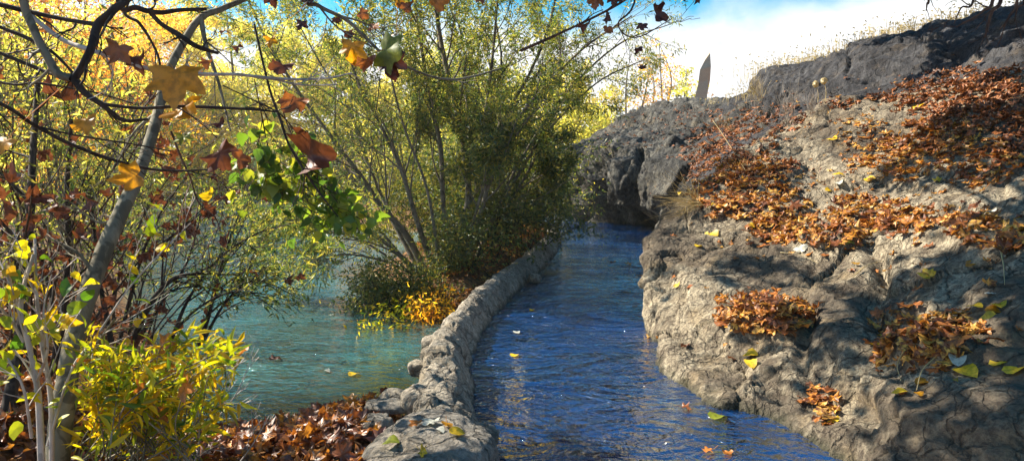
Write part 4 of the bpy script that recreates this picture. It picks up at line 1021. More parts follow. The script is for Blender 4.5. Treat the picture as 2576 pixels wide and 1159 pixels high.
for i, (lab, m, paths) in enumerate(BR):
    for p in paths:                            # carry every cut end on, well above or beside the picture
        x, y, d, r = p[0]
        if y < 0: p[:0] = [(x * 1.0 - 60, y - 900, d * .9, r * 2.4), (x - 25, y - 350, d * .97, r * 1.6)]
        elif x < 0: p[:0] = [(x - 900, y - 600, d, r * 2.2), (x - 350, y - 150, d, r * 1.5)]
    t, pl = stem_plant('hanging_branch', lab, 'branch', paths, M[m], nsh=3 if i < 6 else 3, shL=.16 if i < 8 else .3, seed=120 + i, k=8, n=6, wob=.5)
    t['group'] = 'plane tree branches hanging in from above'
    branches.append(t); twigs_at.append(np.concatenate(pl.tw))
# big hanging leaves, each a part of its branch: px, py, depth, width px, material, roll degrees, curled, branch
BL = [(452, 252, 2.25, 168, 'leaf_ochre', 178, 0, 0), (472, 305, 2.3, 110, 'leaf_ochre', 165, 1, 0), (283, 152, 2.2, 90, 'leaf_rust', 200, 1, 0), (352, 172, 2.25, 66, 'leaf_brown', 170, 1, 2),
      (572, 415, 2.4, 92, 'leaf_brown', 150, 2, 4), (622, 398, 2.5, 60, 'leaf_rust', 80, 2, 4), (300, 455, 2.2, 100, 'leaf_ochre', 250, 1, 4), (825, 378, 2.9, 140, 'leaf_brown', 80, 2, 7),
      (722, 275, 2.9, 84, 'leaf_rust', 215, 2, 7), (880, 145, 2.8, 84, 'leaf_ochre', 190, 1, 6), (915, 172, 2.9, 64, 'leaf_rust', 200, 2, 6), (986, 185, 2.9, 100, 'leaf_dark', 178, 1, 6),
      (1012, 145, 2.9, 120, 'leaf_green', 110, 0, 6), (226, 332, 2.2, 78, 'leaf_ochre', 160, 1, 5), (15, 385, 2.0, 74, 'leaf_ochre', 190, 0, 5), (135, 78, 2.4, 54, 'leaf_orange', 120, 1, 0),
      (463, 365, 2.3, 58, 'leaf_green', 175, 1, 0), (560, 322, 2.5, 34, 'leaf_dark', 150, 2, 8), (528, 172, 2.5, 40, 'leaf_rust', 190, 2, 2), (600, 130, 2.8, 34, 'leaf_brown', 170, 2, 3),
      (682, 115, 3, 42, 'leaf_ochre', 180, 1, 6), (702, 185, 2.8, 60, 'leaf_brown', 200, 2, 2), (760, 75, 3, 44, 'leaf_dark', 185, 1, 6), (690, 12, 3, 54, 'leaf_dark', 170, 1, 6), (772, 12, 3, 60, 'leaf_dark', 200, 1, 6),
      (848, 60, 3, 34, 'leaf_brown', 170, 1, 6), (880, 95, 3, 36, 'leaf_brown', 160, 1, 6), (922, 42, 3, 40, 'leaf_rust', 120, 1, 6), (940, 78, 3, 40, 'leaf_rust', 180, 1, 6), (975, 108, 3, 34, 'leaf_rust', 190, 2, 6),
      (1000, 14, 3.2, 50, 'leaf_ochre', 180, 1, 6), (1024, 28, 3.2, 44, 'leaf_rust', 200, 2, 6), (1105, 26, 3.2, 62, 'leaf_orange', 180, 2, 6), (1213, 8, 3.2, 40, 'leaf_rust', 180, 1, 6),
      (1500, 14, 4.2, 56, 'leaf_rust', 180, 1, 9), (1545, 8, 4.2, 50, 'leaf_dark', 190, 1, 9), (1468, 74, 4.2, 36, 'leaf_brown', 185, 2, 9), (1532, 84, 4.2, 36, 'leaf_rust', 170, 1, 9), (1535, 50, 4.2, 32, 'leaf_dark', 130, 2, 9),
      (1614, 76, 4.2, 34, 'leaf_dark', 190, 1, 9), (1672, 46, 4.2, 56, 'leaf_dark', 105, 2, 9), (1603, 134, 4.2, 28, 'leaf_dark', 180, 2, 9), (1616, 176, 4.2, 24, 'leaf_dark', 200, 2, 9), (1752, 6, 4.2, 26, 'leaf_dark', 200, 1, 9), (1722, 4, 4.2, 20, 'leaf_dark', 180, 1, 9)]
def one_leaf(name, tmpl, c, nrm, d, L, Wd, mat, parent=None, petiole=True, hook=None):
    mb = MB(); c = np.asarray(c, float)
    put_leaves(mb, tmpl, c[None], np.asarray(nrm, float)[None], np.asarray(d, float)[None], np.array([L]), np.array([Wd]))
    if petiole:
        dd = np.asarray(d, float) / np.linalg.norm(d)
        e_ = c - dd * L * .5 + (0, 0, .02) if hook is None else hook
        P = cr(np.array([c + dd * L * .05, (c - dd * L * .25) * .5 + (c + e_) * .25, e_]), 4); tube(mb, P, .0013, 4)
    return mb.build(name, mat, parent, loc=c)
rs = np.random.RandomState(77)
for k, (px, py, d, wpx, m, roll, curl, bi) in enumerate(BL):
    c = W(px, py, d); wd_ = wpx * d / FP
    a = math.radians(roll); dirv = RT * math.sin(a) + UP * math.cos(a) + FW * rs.uniform(-.3, .3)
    nrm = -FW + RT * rs.uniform(-.5, .5) + UP * rs.uniform(-.2, .6)
    tm = leaf_template(curl, 300 + k)
    c2 = c - dirv / np.linalg.norm(dirv) * wd_ * .45
    q_ = twigs_at[bi]; dq = np.linalg.norm(q_ - c2, axis=1); hk = q_[np.argmin(dq)] if dq.min() < .35 else None
    one_leaf('leaf', tm, c2, nrm, dirv, wd_ * 1.0, wd_ * (1.05 if curl < 2 else 1.3), M[m], branches[bi], hook=hk)
# poplar twig with round green leaves
t, pl = stem_plant('poplar_branch', 'poplar twigs with round green leaves hanging left of the willow', 'branch',
   [[(640, 200, 5.2, 2), (660, 300, 5.2, 2), (680, 390, 5.2, 2), (720, 470, 5.2, 1.5), (790, 540, 5.2, 1)], [(700, 240, 5.3, 2), (730, 330, 5.3, 2), (790, 430, 5.2, 1.5), (850, 510, 5.2, 1)],
    [(660, 300, 5.2, 2), (650, 380, 5.1, 1.5), (665, 450, 5.1, 1)], [(720, 420, 5.2, 1.5), (800, 500, 5.2, 1), (880, 545, 5.2, 1)]], M['bark_red'], k=4, nsh=8, shL=.35, seed=150, droop=.2)
pl.leaves(330, TR, .085, .08, hang=.9, jit=.05).build('leaves', M['poplar'], t)

# ------------------------------------------------------------------ unseen canopies above the picture, leaves culled to shape the shade on the rocks
SA = np.cross(SUN, [0, 0, 1.0]); SA /= np.linalg.norm(SA); SB = np.cross(SUN, SA)
def shade_map():
    k = VIS; u = ALLP[k] @ SA; v = ALLP[k] @ SB
    gu = np.clip(((u + 30) / .12).astype(int), 0, 499); gv = np.clip(((v + 30) / .12).astype(int), 0, 499)
    s = np.zeros((500, 500)); sx_ = s.copy(); sy_ = s.copy()
    np.add.at(s, (gu, gv), 1); np.add.at(sx_, (gu, gv), APX[k]); np.add.at(sy_, (gu, gv), APY[k])
    return s, sx_ / np.maximum(1, s), sy_ / np.maximum(1, s)
SH = shade_map()
LIT = [(1760, 680, 120, 150), (1930, 800, 120, 70), (1740, 900, 90, 90), (1850, 620, 110, 70), (2340, 640, 60, 50), (2210, 560, 50, 50), (1860, 480, 90, 60), (2020, 590, 140, 45), (1900, 960, 60, 30),
       (2250, 360, 80, 60), (2170, 440, 60, 60), (2490, 980, 120, 110), (2330, 700, 40, 70), (2190, 960, 32, 70), (2400, 560, 110, 50), (2140, 340, 40, 30), (1700, 300, 70, 22), (1600, 330, 30, 20), (1560, 440, 60, 60), (2060, 1120, 40, 40), (2010, 880, 40, 40), (2080, 760, 26, 50)]
def wants_light(P):
    u = np.clip(((P @ SA + 30) / .12).astype(int), 0, 499); v = np.clip(((P @ SB + 30) / .12).astype(int), 0, 499)
    n, x, y = SH[0][u, v], SH[1][u, v], SH[2][u, v]
    w = np.zeros(len(P)); j = fbm(P * 2.0, 3, 91) * 1.4 + .42
    for cx, cy, rx, ry in LIT:
        w = np.maximum(w, ((((x - cx) / rx) ** 2 + ((y - cy) / ry) ** 2 + j) < 1) * 1.0)
    return n > 0, w > .5
def near_wall(A):
    q = A - SUN * ((A[:, 2] - .3) / SUN[2])[:, None]
    return (np.abs(q[:, 0] + .1 - wall_x(q[:, 1])) < .5) & (q[:, 1] > 4) & (q[:, 1] < 18) & (perlin(q * 1.6, 5) > -.18)
def canopy(lab, base, top, ends, n, seed, r0=.3):
    base = np.array(base, float); t = thing('plane_tree', lab, 'tree', base)
    pl = Plant(seed); rs = pl.rs
    P = cr(np.array([base, base + (.1, .2, 3), (base + np.array(top)) / 2 + (0, 0, 1), np.array(top)]), 6); tube(pl.mb, P, np.linspace(r0, .09, len(P)), 12)
    for k in range(ends[6]):
        u = rs.uniform(.4, 1); s = P[int(u * (len(P) - 1))]
        e = np.array([rs.uniform(ends[0], ends[1]), rs.uniform(ends[2], ends[3]), 0]); e[2] = max(ends[4], 2.6 + .30 * e[1]) + rs.uniform(0, ends[5])
        Q = cr(np.array([s, (s + e) / 2 + (0, 0, .9), e, e + (e - s) * .08]), 6)
        r = np.linspace(.06, .008, len(Q)); tube(pl.mb, Q, r, 6)
        pl.shoots(Q, r, 12, 1.2, lev=1, start=.3, spread=.9)
    pl.mb.build('trunk', M['bark_grey'], t)
    A = np.concatenate(pl.tw); px, py, d = proj(A); on, lit = wants_light(A)
    ok = ((py < -60) | (d < .5)) & (A[:, 2] > 3.6)
    keep = ok & np.where(on, ~lit, (~near_wall(A)) & (fbm(A * .8, 2, 61) > .38))  # leaves dropped wherever sunlight is wanted on rock and wall
    print('canopy', lab[:20], len(A), keep.sum(), (ok & on).sum())
    pl.tw = [A[keep]]; pl.td = [np.concatenate(pl.td)[keep]]
    pl.leaves(int(n * 2.8), [leaf_template(1, 40), leaf_template(2, 41)], .2, .2, hang=.3, jit=.12).build('crown', M['litter'], t, smooth=False)
canopy('plane tree whose canopy hangs over the channel from the upper left', (-5.2, 1.5, .3), (-1.5, 4.5, 8.6), (-4.6, 3.0, 1.5, 10.5, 5.0, 2.5, 30), 3200, 33)
canopy('plane tree on the slope whose canopy shades the upper rocks', (12.5, 8.5, 4), (7.5, 12, 10), (3.6, 10, 8, 22, 6.5, 3.0, 36), 5200, 34)
# ------------------------------------------------------------------ fallen leaves
VI = np.flatnonzero(VIS); PNOISE = fbm(ALLP[VI] * 2.2, 2, 70)
def pile(name, label, ell, n, size, mat, thick=.05, cat='leaf litter', src=None, seed=0, extra=None):
    rs = np.random.RandomState(900 + seed); P = []; Nn = []
    PX, PY = APX[VI], APY[VI]
    w = np.zeros(len(PX))
    for cx, cy, rx, ry, wt in ell:
        q = ((PX - cx) / rx) ** 2 + ((PY - cy) / ry) ** 2
        q = q * (1 + .9 * np.roll(PNOISE, seed * 7))
        w = np.maximum(w, wt * np.clip(1.25 - q, 0, 1) ** .8)
    w = w * ALLA[VI]
    i = VI[rs.choice(len(PX), n, p=w / w.sum())]
    mb = MB()
    nn = ALLN[i]; up = np.array([0, 0, 1.0])
    P = ALLP[i] + rs.normal(size=(n, 3)) * .02 + up * (rs.rand(n, 1) ** 1.5) * thick + nn * .012
    N = nn * .6 + up * .8 + rs.normal(size=(n, 3)) * .3
    D = runit(rs, n); q = rs.randint(len(TP), size=n); sz = size * rs.uniform(.55, 1.2, n)
    for k, t in enumerate(TP):
        m = q == k; put_leaves(mb, t, P[m], N[m], D[m], sz[m], sz[m])
    return tag(mb.build(name, mat, smooth=False), label, cat, 'heaps of fallen leaves', 'stuff')
pile('fallen_leaves', 'heap of orange-brown plane leaves on the ledge in the middle of the pale outcrop', [(1925, 795, 118, 48, 1)], 230, .18, M['litter'], .07, seed=1)
pile('fallen_leaves', 'heap of brown leaves caught below the cleft at the right', [(2370, 860, 120, 62, 1), (2230, 880, 36, 50, .5), (2300, 800, 90, 20, .5)], 220, .15, M['litter'], .05, seed=2)
pile('fallen_leaves', 'bright orange drift of leaves behind the top edge of the pale outcrop', [(1880, 490, 130, 60, 1), (1800, 500, 60, 50, 1), (1960, 550, 80, 40, .8), (1900, 430, 110, 40, .9)], 520, .20, M['litter'], .05, seed=3)
pile('fallen_leaves', 'orange leaves strewn on the upper shelf of the outcrop', [(2050, 600, 150, 34, 1), (1960, 575, 80, 40, 1)], 230, .16, M['litter'], .04, seed=4)
pile('fallen_leaves', 'broad band of orange leaves across the right of the outcrop', [(2230, 550, 150, 42, 1), (2400, 560, 150, 40, .9), (2500, 600, 90, 40, .8), (2160, 520, 70, 30, .8)], 420, .17, M['litter'], .04, seed=5)
pile('fallen_leaves', 'thick leaves on the bright shelf below the skyline at the right', [(2350, 370, 180, 62, 1), (2250, 400, 130, 50, .8), (2180, 330, 70, 40, .4), (2480, 420, 120, 50, .8)], 640, .165, M['litter'], .04, seed=6)
pile('fallen_leaves', 'dense red-brown leaf cover on the shaded slope in the upper right', [(2470, 260, 210, 85, 1), (2330, 250, 90, 50, .8), (2620, 300, 140, 110, 1), (2120, 262, 50, 14, .5), (2240, 245, 70, 14, .6)], 1500, .17, M['litter_dark'], .05, seed=7)
pile('fallen_leaves', 'small heap of curled leaves low on the outcrop above the dark water', [(2060, 1010, 44, 26, 1), (2080, 1045, 30, 20, .6)], 40, .13, M['litter'], .05, seed=8)
pile('fallen_leaves', 'old red-brown leaves in the hollow behind the outcrop', [(1830, 370, 120, 60, 1), (1900, 330, 90, 50, .8), (1960, 300, 80, 40, .6), (1780, 430, 60, 40, .8), (1880, 420, 120, 40, 1)], 1500, .17, M['litter_dark'], .05, seed=9)
pile('fallen_leaves', 'scattered leaves on top of the grey bluff', [(1620, 330, 130, 40, .5), (1740, 300, 110, 30, .8), (1560, 360, 70, 20, .3)], 260, .16, M['litter_dark'], .03, seed=10)
pile('fallen_leaves', 'thin scatter of leaves and scraps over the whole pale outcrop', [(2100, 650, 480, 420, .15), (2300, 500, 300, 300, .5), (2050, 420, 250, 200, .5), (2450, 800, 150, 200, .3)], 520, .10, M['litter'], .012, seed=11)
# leaf bank in the foreground and the strip behind the wall
def ground_pile(name, label, poly, n, size, mat, thick, seed, cond):
    rs = np.random.RandomState(seed); x0, y0, x1, y1 = poly; P = []
    while sum(len(p) for p in P) < n:
        q = np.stack([rs.uniform(x0, x1, n), rs.uniform(y0, y1, n)], 1); q = q[cond(q[:, 0], q[:, 1])]; P.append(q)
    q = np.concatenate(P)[:n]; z = ground_z(q[:, 0], q[:, 1])
    P = np.column_stack([q, z + thick * rs.rand(n) ** 1.3 + .01]); N = np.array([0, 0, 1.0]) + rs.normal(size=(n, 3)) * .5
    mb = MB(); k_ = rs.randint(len(TP), size=n); sz = size * rs.uniform(.55, 1.2, n); D = runit(rs, n)
    for k, t in enumerate(TP):
        m = k_ == k; put_leaves(mb, t, P[m], N[m], D[m], sz[m], sz[m])
    return tag(mb.build(name, mat, smooth=False), label, 'leaf litter', 'heaps of fallen leaves', 'stuff')
ground_pile('fallen_leaves', 'bank of wet red-brown leaves at the edge of the river in the foreground', (-3.6, 2.8, -.55, 6.2), 2600, .14, M['litter_bank'], .10, 40, lambda x, y: (y < ynear(x) + .05) & (x < -.72 + (y < 4.6) * -.05))
ground_pile('fallen_leaves', 'leaves lying on the bank between the wall and the willow', (-1.9, 9.0, 1.2, 20), 2600, .12, M['litter'], .07, 41, lambda x, y: (x < wall_x(y) - .2) & (ground_z(x, y) > -.1))
ground_pile('fallen_leaves', 'leaf litter under the shrubs of the left bank', (-6, 3, -2.6, 9), 1600, .13, M['litter_dark'], .06, 42, lambda x, y: (x < xleft(y) + .2))

# single leaves one can point to
def single(px, py, mcol, size, label, kind='plane', grp=None, seed=0, on=None):
    rs = np.random.RandomState(1000 + seed)
    if on is None: p, nrm = surf_at(px, py)
    elif on == 'river': p, nrm = G(px, py, -.13), np.array([0, 0, 1.0])
    elif on == 'channel': p, nrm = G(px, py, .015), np.array([0, 0, 1.0])
    else:
        P, Nn, _ = SURF[on]; a, b, d = proj(P); m = (a - px) ** 2 + (b - py) ** 2 + np.where((Nn * (EYE - P)).sum(1) > 0, 0, 1e9) + d * 40
        i = int(np.argmin(m)); p, nrm = P[i], Nn[i]
    tm = (TP[rs.randint(9)] if kind == 'plane' else TR[rs.randint(3)])
    lift = .022 if on in (None,) or (on and on.startswith('flat')) else .004
    nn = nrm * .8 + np.array([0, 0, .6]) + rs.normal(size=3) * .15 if on not in ('river', 'channel') else np.array([0, 0, 1.0])
    o = one_leaf('fallen_leaf', tm, p + nrm * lift, nn, runit(rs, 1)[0] * (1, 1, .2), size, size, M[mcol], petiole=kind == 'plane')
    tag(o, label, 'leaf', grp)
SG = [(1050, 1072, 'leaf_orange', .10, 'orange leaf left of the white leaf on the flat boulder', 'plane', 'flat_boulder31'), (1090, 1068, 'leaf_pale', .135, 'white underside of a leaf on the flat boulder', 'plane', 'flat_boulder31'),
 (1124, 1072, 'leaf_ochre', .09, 'ochre leaf right of the white leaf on the flat boulder', 'plane', 'flat_boulder31'), (1130, 1096, 'leaf_yellow', .08, 'yellow round leaf at the right of the flat boulder', 'round', 'flat_boulder31'),
 (1056, 1135, 'leaf_yellow', .09, 'yellow leaf lowest on the flat boulder', 'plane', 'flat_boulder31'), (1008, 1108, 'leaf_green', .08, 'greenish leaf at the left of the flat boulder', 'round', 'flat_boulder31'),
 (1100, 1085, 'leaf_pale', .05, 'small pale leaf between the others on the flat boulder', 'round', 'flat_boulder31'),
 (690, 1058 - 155, 'leaf_brown', .15, 'red-brown leaf floating alone on the blue river', 'plane', 'river'), (880, 943, 'leaf_yellow', .10, 'small yellow leaf floating on the river', 'round', 'river'), (815, 1015 - 85, 'leaf_pale', .07, 'tiny pale leaf floating on the river', 'round', 'river'),
 (1290, 895, 'leaf_yellow', .09, 'yellow leaf floating in the channel near the wall', 'round', 'channel'), (1293, 833, 'leaf_pale', .08, 'pale leaf floating in the channel near the wall', 'round', 'channel'), (1343, 780, 'leaf_yellow', .08, 'small yellow leaf floating up the channel', 'round', 'channel'),
 (1540, 660, 'leaf_rust', .16, 'rusty leaf floating in the far dark part of the channel', 'plane', 'channel'), (1578, 663, 'leaf_ochre', .15, 'ochre leaf floating in the far dark part of the channel', 'plane', 'channel'), (1608, 692, 'leaf_rust', .16, 'rusty leaf floating by the edge of the pale outcrop', 'plane', 'channel'),
 (1792, 1050, 'leaf_green', .12, 'green leaf floating in dark water below the outcrop', 'round', 'channel'), (1788, 1132, 'leaf_orange', .10, 'left one of two orange leaves floating at the bottom', 'plane', 'channel'), (1832, 1140, 'leaf_orange', .11, 'right one of two orange leaves floating at the bottom', 'plane', 'channel'),
 (1720, 1022, 'leaf_rust', .13, 'long rusty leaf under the water below the outcrop', 'plane', 'channel'),
 (1783, 587, 'leaf_yellow', .13, 'left yellow leaf of a pair high on the pale outcrop', 'round', None), (1812, 588, 'leaf_yellow', .12, 'right yellow leaf of a pair high on the pale outcrop', 'round', None), (1750, 621, 'leaf_yellow', .09, 'small yellow leaf below the pair on the pale outcrop', 'round', None),
 (1706, 722, 'leaf_yellow', .09, 'yellow leaf by the left edge of the pale outcrop', 'round', None), (1730, 728, 'leaf_rust', .08, 'small rusty leaf near the left edge of the outcrop', 'round', None), (1851, 655, 'leaf_orange', .08, 'small orange leaf above the ledge heap', 'plane', None),
 (1906, 887, 'leaf_yellow', .105, 'upper yellow leaf below the ledge heap', 'round', None), (1908, 918, 'leaf_yellow', .10, 'lower yellow leaf below the ledge heap', 'round', None), (2010, 625, 'leaf_pale', .19, 'white upturned leaf on the shelf of the outcrop', 'plane', None),
 (2112, 532, 'leaf_pale', .15, 'white upturned leaf between two orange drifts', 'plane', None), (2344, 700, 'leaf_yellow', .16, 'large bright yellow leaf alone on the right of the outcrop', 'plane', None), (2440, 675, 'leaf_ochre', .08, 'small ochre leaf right of the bright yellow one', 'round', None),
 (2507, 765, 'leaf_yellow', .10, 'upper yellow leaf of a cluster at the right edge', 'round', None), (2478, 772, 'leaf_yellow', .09, 'left yellow leaf of a cluster at the right edge', 'round', None), (2492, 792, 'leaf_ochre', .10, 'lower left leaf of a cluster at the right edge', 'round', None), (2515, 797, 'leaf_yellow', .10, 'lower right leaf of a cluster at the right edge', 'round', None),
 (2498, 742, 'leaf_pale', .09, 'grey leaf above the yellow cluster at the right edge', 'plane', None), (2507, 925, 'leaf_yellow', .10, 'left yellow leaf of a pair low at the right edge', 'round', None), (2543, 942, 'leaf_yellow', .12, 'right yellow leaf of a pair low at the right edge', 'round', None),
 (2304, 967, 'leaf_ochre', .08, 'ochre leaf below the right-hand heap', 'round', None), (2284, 987, 'leaf_yellow', .08, 'yellow leaf just under the ochre one', 'round', None), (2326, 1000, 'leaf_ochre', .05, 'tiny ochre leaf beside the yellow one', 'round', None), (2096, 1060, 'leaf_yellow', .11, 'yellow leaf low on the outcrop near the dark water', 'plane', None),
 (2238, 835, 'leaf_yellow', .12, 'yellow leaf at the upper left of the right-hand heap', 'round', None), (2214, 870, 'leaf_yellow', .13, 'yellow leaf hanging left of the right-hand heap', 'plane', None), (2400, 925, 'leaf_yellow', .13, 'yellow leaf at the foot of the right-hand heap', 'round', None), (2432, 915, 'leaf_pale', .10, 'pale leaf at the foot of the right-hand heap', 'round', None),
 (1785, 520, 'leaf_yellow', .15, 'bright yellow leaf in the drift behind the outcrop edge', 'plane', None), (1710, 483, 'leaf_yellow', .10, 'yellow leaf caught in the dry weed on the outcrop edge', 'round', None), (1895, 570, 'leaf_yellow', .12, 'yellow leaf at the left of the upper shelf', 'plane', None), (2135, 612, 'leaf_green', .15, 'olive leaf at the right of the upper shelf', 'plane', None),
 (2085, 352, 'leaf_yellow', .16, 'yellow leaf on the crest of the outcrop', 'round', None), (2125, 443, 'leaf_yellow', .13, 'yellow leaf in the shade of the upper slope', 'round', None), (2110, 460, 'leaf_pale', .12, 'pale leaf in the shade of the upper slope', 'round', None), (2090, 482, 'leaf_yellow', .12, 'yellow leaf lower in the shade of the upper slope', 'round', None), (2172, 455, 'leaf_yellow', .12, 'yellow leaf left of the thick leaf shelf', 'round', None),
 (2368, 456, 'leaf_yellow', .13, 'yellow leaf right of the thick leaf shelf', 'plane', None), (2320, 262, 'leaf_yellow', .17, 'left yellow leaf of two on the crest at the right', 'round', None), (2385, 256, 'leaf_yellow', .17, 'right yellow leaf of two on the crest at the right', 'round', None), (1850, 440, 'leaf_pale', .16, 'white leaf in the drift behind the outcrop edge', 'plane', None), (1955, 352, 'leaf_pale', .18, 'pale leaf high in the hollow', 'plane', None),
 (2500, 535, 'leaf_pale', .14, 'pale leaf at the right of the orange band', 'plane', None), (2555, 560, 'leaf_ochre', .13, 'ochre leaf at the right edge of the orange band', 'round', None), (2275, 1000, 'leaf_rust', .05, 'tiny rust leaf low on the right of the outcrop', 'round', None), (2520, 640, 'leaf_pale', .09, 'grey leaf on the shaded rock at the right edge', 'plane', None)]
for k, (px, py, m, s, lab, kind, on) in enumerate(SG):
    single(px, py, m, s, lab, kind, None, k, on)

# ------------------------------------------------------------------ dry weeds on the rocks, ruin
def tuft(label, px, py, n, H, mat, seed, lean=(0, 0, 1), spread=.5, name='dry_weed', cat='dry weed', grp='dry weeds on the rocks', heads=False, pos=None):
    rs = np.random.RandomState(seed); p, nn = surf_at(px, py) if pos is None else (pos, np.array([0, 0, 1.]))
    mb = MB()
    for i in range(n):
        d = np.array(lean, float) + rs.normal(size=3) * spread; d /= np.linalg.norm(d); L = H * rs.uniform(.5, 1.1)
        b = p + rs.normal(size=3) * .06 * (1, 1, 0)
        P = cr(np.array([b - nn * .03, b + d * L * .5, b + d * L + rs.normal(size=3) * .12 * L - (0, 0, .12 * L)]), 4)
        tube(mb, P, np.linspace(.004, .0015, len(P)), 3)
        for j in range(3):
            s = P[3 + j * 1]; e = s + (d + rs.normal(size=3) * .6) * L * .25; tube(mb, np.array([s, (s + e) / 2, e]), [.0022, .0018, .001], 3)
    return tag(mb.build(name, mat, loc=p), label, cat, grp)
tuft('straw-coloured dry weed sticking out leftwards from the edge of the pale outcrop', 1768, 512, 46, .7, M['straw'], 1, (-1, -.4, .12), .32)
tuft('dry stalks in front of the shaded ledge, left one', 1905, 290, 16, 1.3, M['weed_grey'], 2, (0, 0, 1), .2)
tuft('grey dry weed at the foot of the shaded ledge', 1985, 315, 26, .9, M['weed_grey'], 3, (-.2, 0, 1), .35)
tuft('small dry tuft in the leaf hollow', 1850, 330, 14, .9, M['straw'], 4, (-.9, 0, .6), .25)
tuft('dry straw on the crest of the leaf hollow', 1910, 255, 30, .9, M['straw'], 5, (-.3, 0, .8), .4)
tuft('brown weed on the outcrop crest under the shaded ledge', 2045, 290, 24, .6, M['weed_grey'], 6, (-.2, 0, 1), .4)
for k, (a, b, lab, r) in enumerate([((1797, 312), (1888, 448), 'long pale dry stalk lying aslant over the leaf hollow', .008), ((2360, 905), (2310, 990), 'thin dry stem hanging below the right-hand leaf heap', .005), ((2285, 880), (2270, 960), 'short dry stem left below the right-hand leaf heap', .005),
                           ((2520, 640), (2535, 720), 'thin twig on the shaded rock at the right edge', .006), ((1960, 640), (2060, 668), 'thin twig lying under the shelf of orange leaves', .006), ((2150, 700), (2235, 655), 'short twig lying across the cleft', .006), ((1085, 1118), (1062, 1150), 'curved leaf stalk on the flat boulder', .003)]):
    if k < 6:
        (p0, n0), (p1, n1) = surf_at(*a), surf_at(*b); lift = .03 + (k == 0) * .12
    else:
        p0 = W(*a, 4.35) ; p1 = W(*b, 4.2); n0 = n1 = np.array([0, 0, 1.]); lift = .0
        continue
    m_ = (p0 + p1) / 2 + (n0 + n1) * .02
    P = cr(np.array([p0 + n0 * lift, m_ + n0 * lift, p1 + n1 * lift]), 5); mb = MB(); tube(mb, P, np.linspace(r, r * .4, len(P)), 5)
    tag(mb.build('dry_stalk', M['straw'], loc=p0), lab, 'dry stalk')
for i, px in enumerate((2058, 2075)):      # seed heads on tall stalks
    p, nn = surf_at(px, 262); top = W(px - 6 + 4 * i, 212 - 8 * i, proj(p)[2] if False else float(proj(p)[2]))
    t = thing('thistle_stalk', ('left' if i == 0 else 'right') + ' one of two dry stalks with round seed heads before the shaded ledge', 'dry plant', p)
    mb = MB(); tube(mb, cr(np.array([p, (p + top) / 2 + (.03, 0, 0), top]), 4), .006, 5); mb.build('stalk', M['straw'], t)
    u = np.linspace(0, np.pi, 9); v = np.linspace(0, 2 * np.pi, 12, endpoint=False); mb = MB()
    q = np.stack([np.sin(u)[:, None] * np.cos(v), np.sin(u)[:, None] * np.sin(v), np.repeat(np.cos(u)[:, None], 12, 1)], -1).reshape(-1, 3)
    mb.add(q * (.05 + .02 * np.random.RandomState(i).rand(len(q), 1)) + top, gridfaces(9, 12, True)); mb.build('seed_head', M['straw'], t, smooth=False)
# sunlit grass along the skyline
def rim():
    rs = np.random.RandomState(9)
    pts = [(1955, 182, 21), (1980, 172, 20.8), (2010, 165, 20.6), (2060, 150, 20.3), (2105, 148, 20.1), (2150, 122, 19.8), (2205, 96, 19.5), (2250, 85, 19.2), (2310, 78, 18.8), (2370, 66, 18.2), (2420, 52, 17.6), (1915, 232, 22), (1850, 262, 25), (1875, 256, 24.5), (2480, 34, 17)]
    mb = MB(); m2 = MB()
    for (px, py, d) in pts:
        c = W(px, py + 4, d + .3)
        for i in range(70):
            b = c + rs.normal(size=3) * (.6, .5, .04) ; dd = np.array([rs.normal() * .5, rs.normal() * .3, 1]); L = rs.uniform(.08, .32)
            P = np.array([b - (0, 0, .25), b + dd * L * .5, b + dd * L + (rs.normal() * .1, 0, -.03)]); tube(mb, P, [.008, .006, .002], 3)
        put_leaves(mb, T2[0], c + rs.normal(size=(160, 3)) * (.6, .5, .12) + (0, 0, .12), runit(rs, 160), runit(rs, 160), .10, .04)
    tag(mb.build('dry_grass', M['straw'], smooth=False), 'sunlit dry grass along the skyline on top of the shaded ledge', 'grass', kind='stuff')
rim()
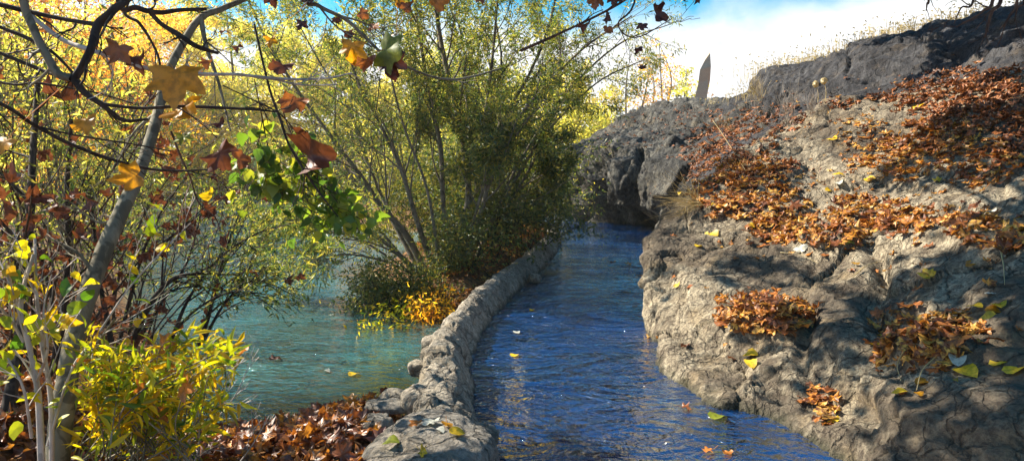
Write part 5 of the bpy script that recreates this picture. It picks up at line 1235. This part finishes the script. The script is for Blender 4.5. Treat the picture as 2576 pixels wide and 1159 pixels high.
# broken tower beyond the bluff
def ruin():
    d = 44
    o = [(1744, 330), (1751, 245), (1756, 212), (1761, 178), (1772, 152), (1787, 130), (1786, 165), (1783, 200), (1780, 235), (1778, 268), (1774, 330)]
    pts = np.array([W(a, b, d) for a, b in o]); th = np.array([.36, 1.25, 0]); mb = MB(); n = len(pts)
    rs = np.random.RandomState(3)
    S = [pts + th * t + rs.normal(size=(n, 3)) * .05 for t in (0, .33, .66, 1)]
    mb.add(np.concatenate(S), [[k * n + i, k * n + (i + 1) % n, (k + 1) * n + (i + 1) % n, (k + 1) * n + i] for k in range(3) for i in range(n)])
    for S_, fl in ((S[0], 1), (S[3], 0)):
        fs = [[i, (i + 1) , n - 2 - i, n - 1 - i] for i in range(0, n // 2 - 1)] + [[n // 2 - 1, n // 2, n // 2 + 1, n // 2 + 1]]
        T, Q = split_tq(np.array(fs)); mb.add(S_, Q); mb.add(S_, T)
    t = mb.build('ruined_tower', M['brick'], smooth=False, loc=pts[0])
    tag(t, 'tall broken sliver of a brown masonry tower standing against the white sky', 'ruin')
ruin()

# ------------------------------------------------------------------ thin haze added to give the backlit glow towards the far bank
def air():
    m = bpy.data.materials.new('air'); m.use_nodes = True; nt = m.node_tree
    for n in list(nt.nodes): nt.nodes.remove(n)
    o = nt.nodes.new('ShaderNodeOutputMaterial'); v = nt.nodes.new('ShaderNodeVolumePrincipled')
    v.inputs['Density'].default_value = .0008; v.inputs['Color'].default_value = (.97, .97, .93, 1); v.inputs['Anisotropy'].default_value = .45
    nt.links.new(v.outputs[0], o.inputs['Volume'])
    x0, x1, y0, y1, z0, z1 = -325, 325, -325, 325, -3.5, 25
    V = [(x, y, z) for x in (x0, x1) for y in (y0, y1) for z in (z0, z1)]
    mb = MB(); mb.add(V, [[0, 1, 3, 2], [4, 6, 7, 5], [0, 4, 5, 1], [2, 3, 7, 6], [0, 2, 6, 4], [1, 5, 7, 3]])
    tag(mb.build('haze', m, smooth=False), 'thin haze added for the bright glow over the river', 'haze', kind='stuff')
air()
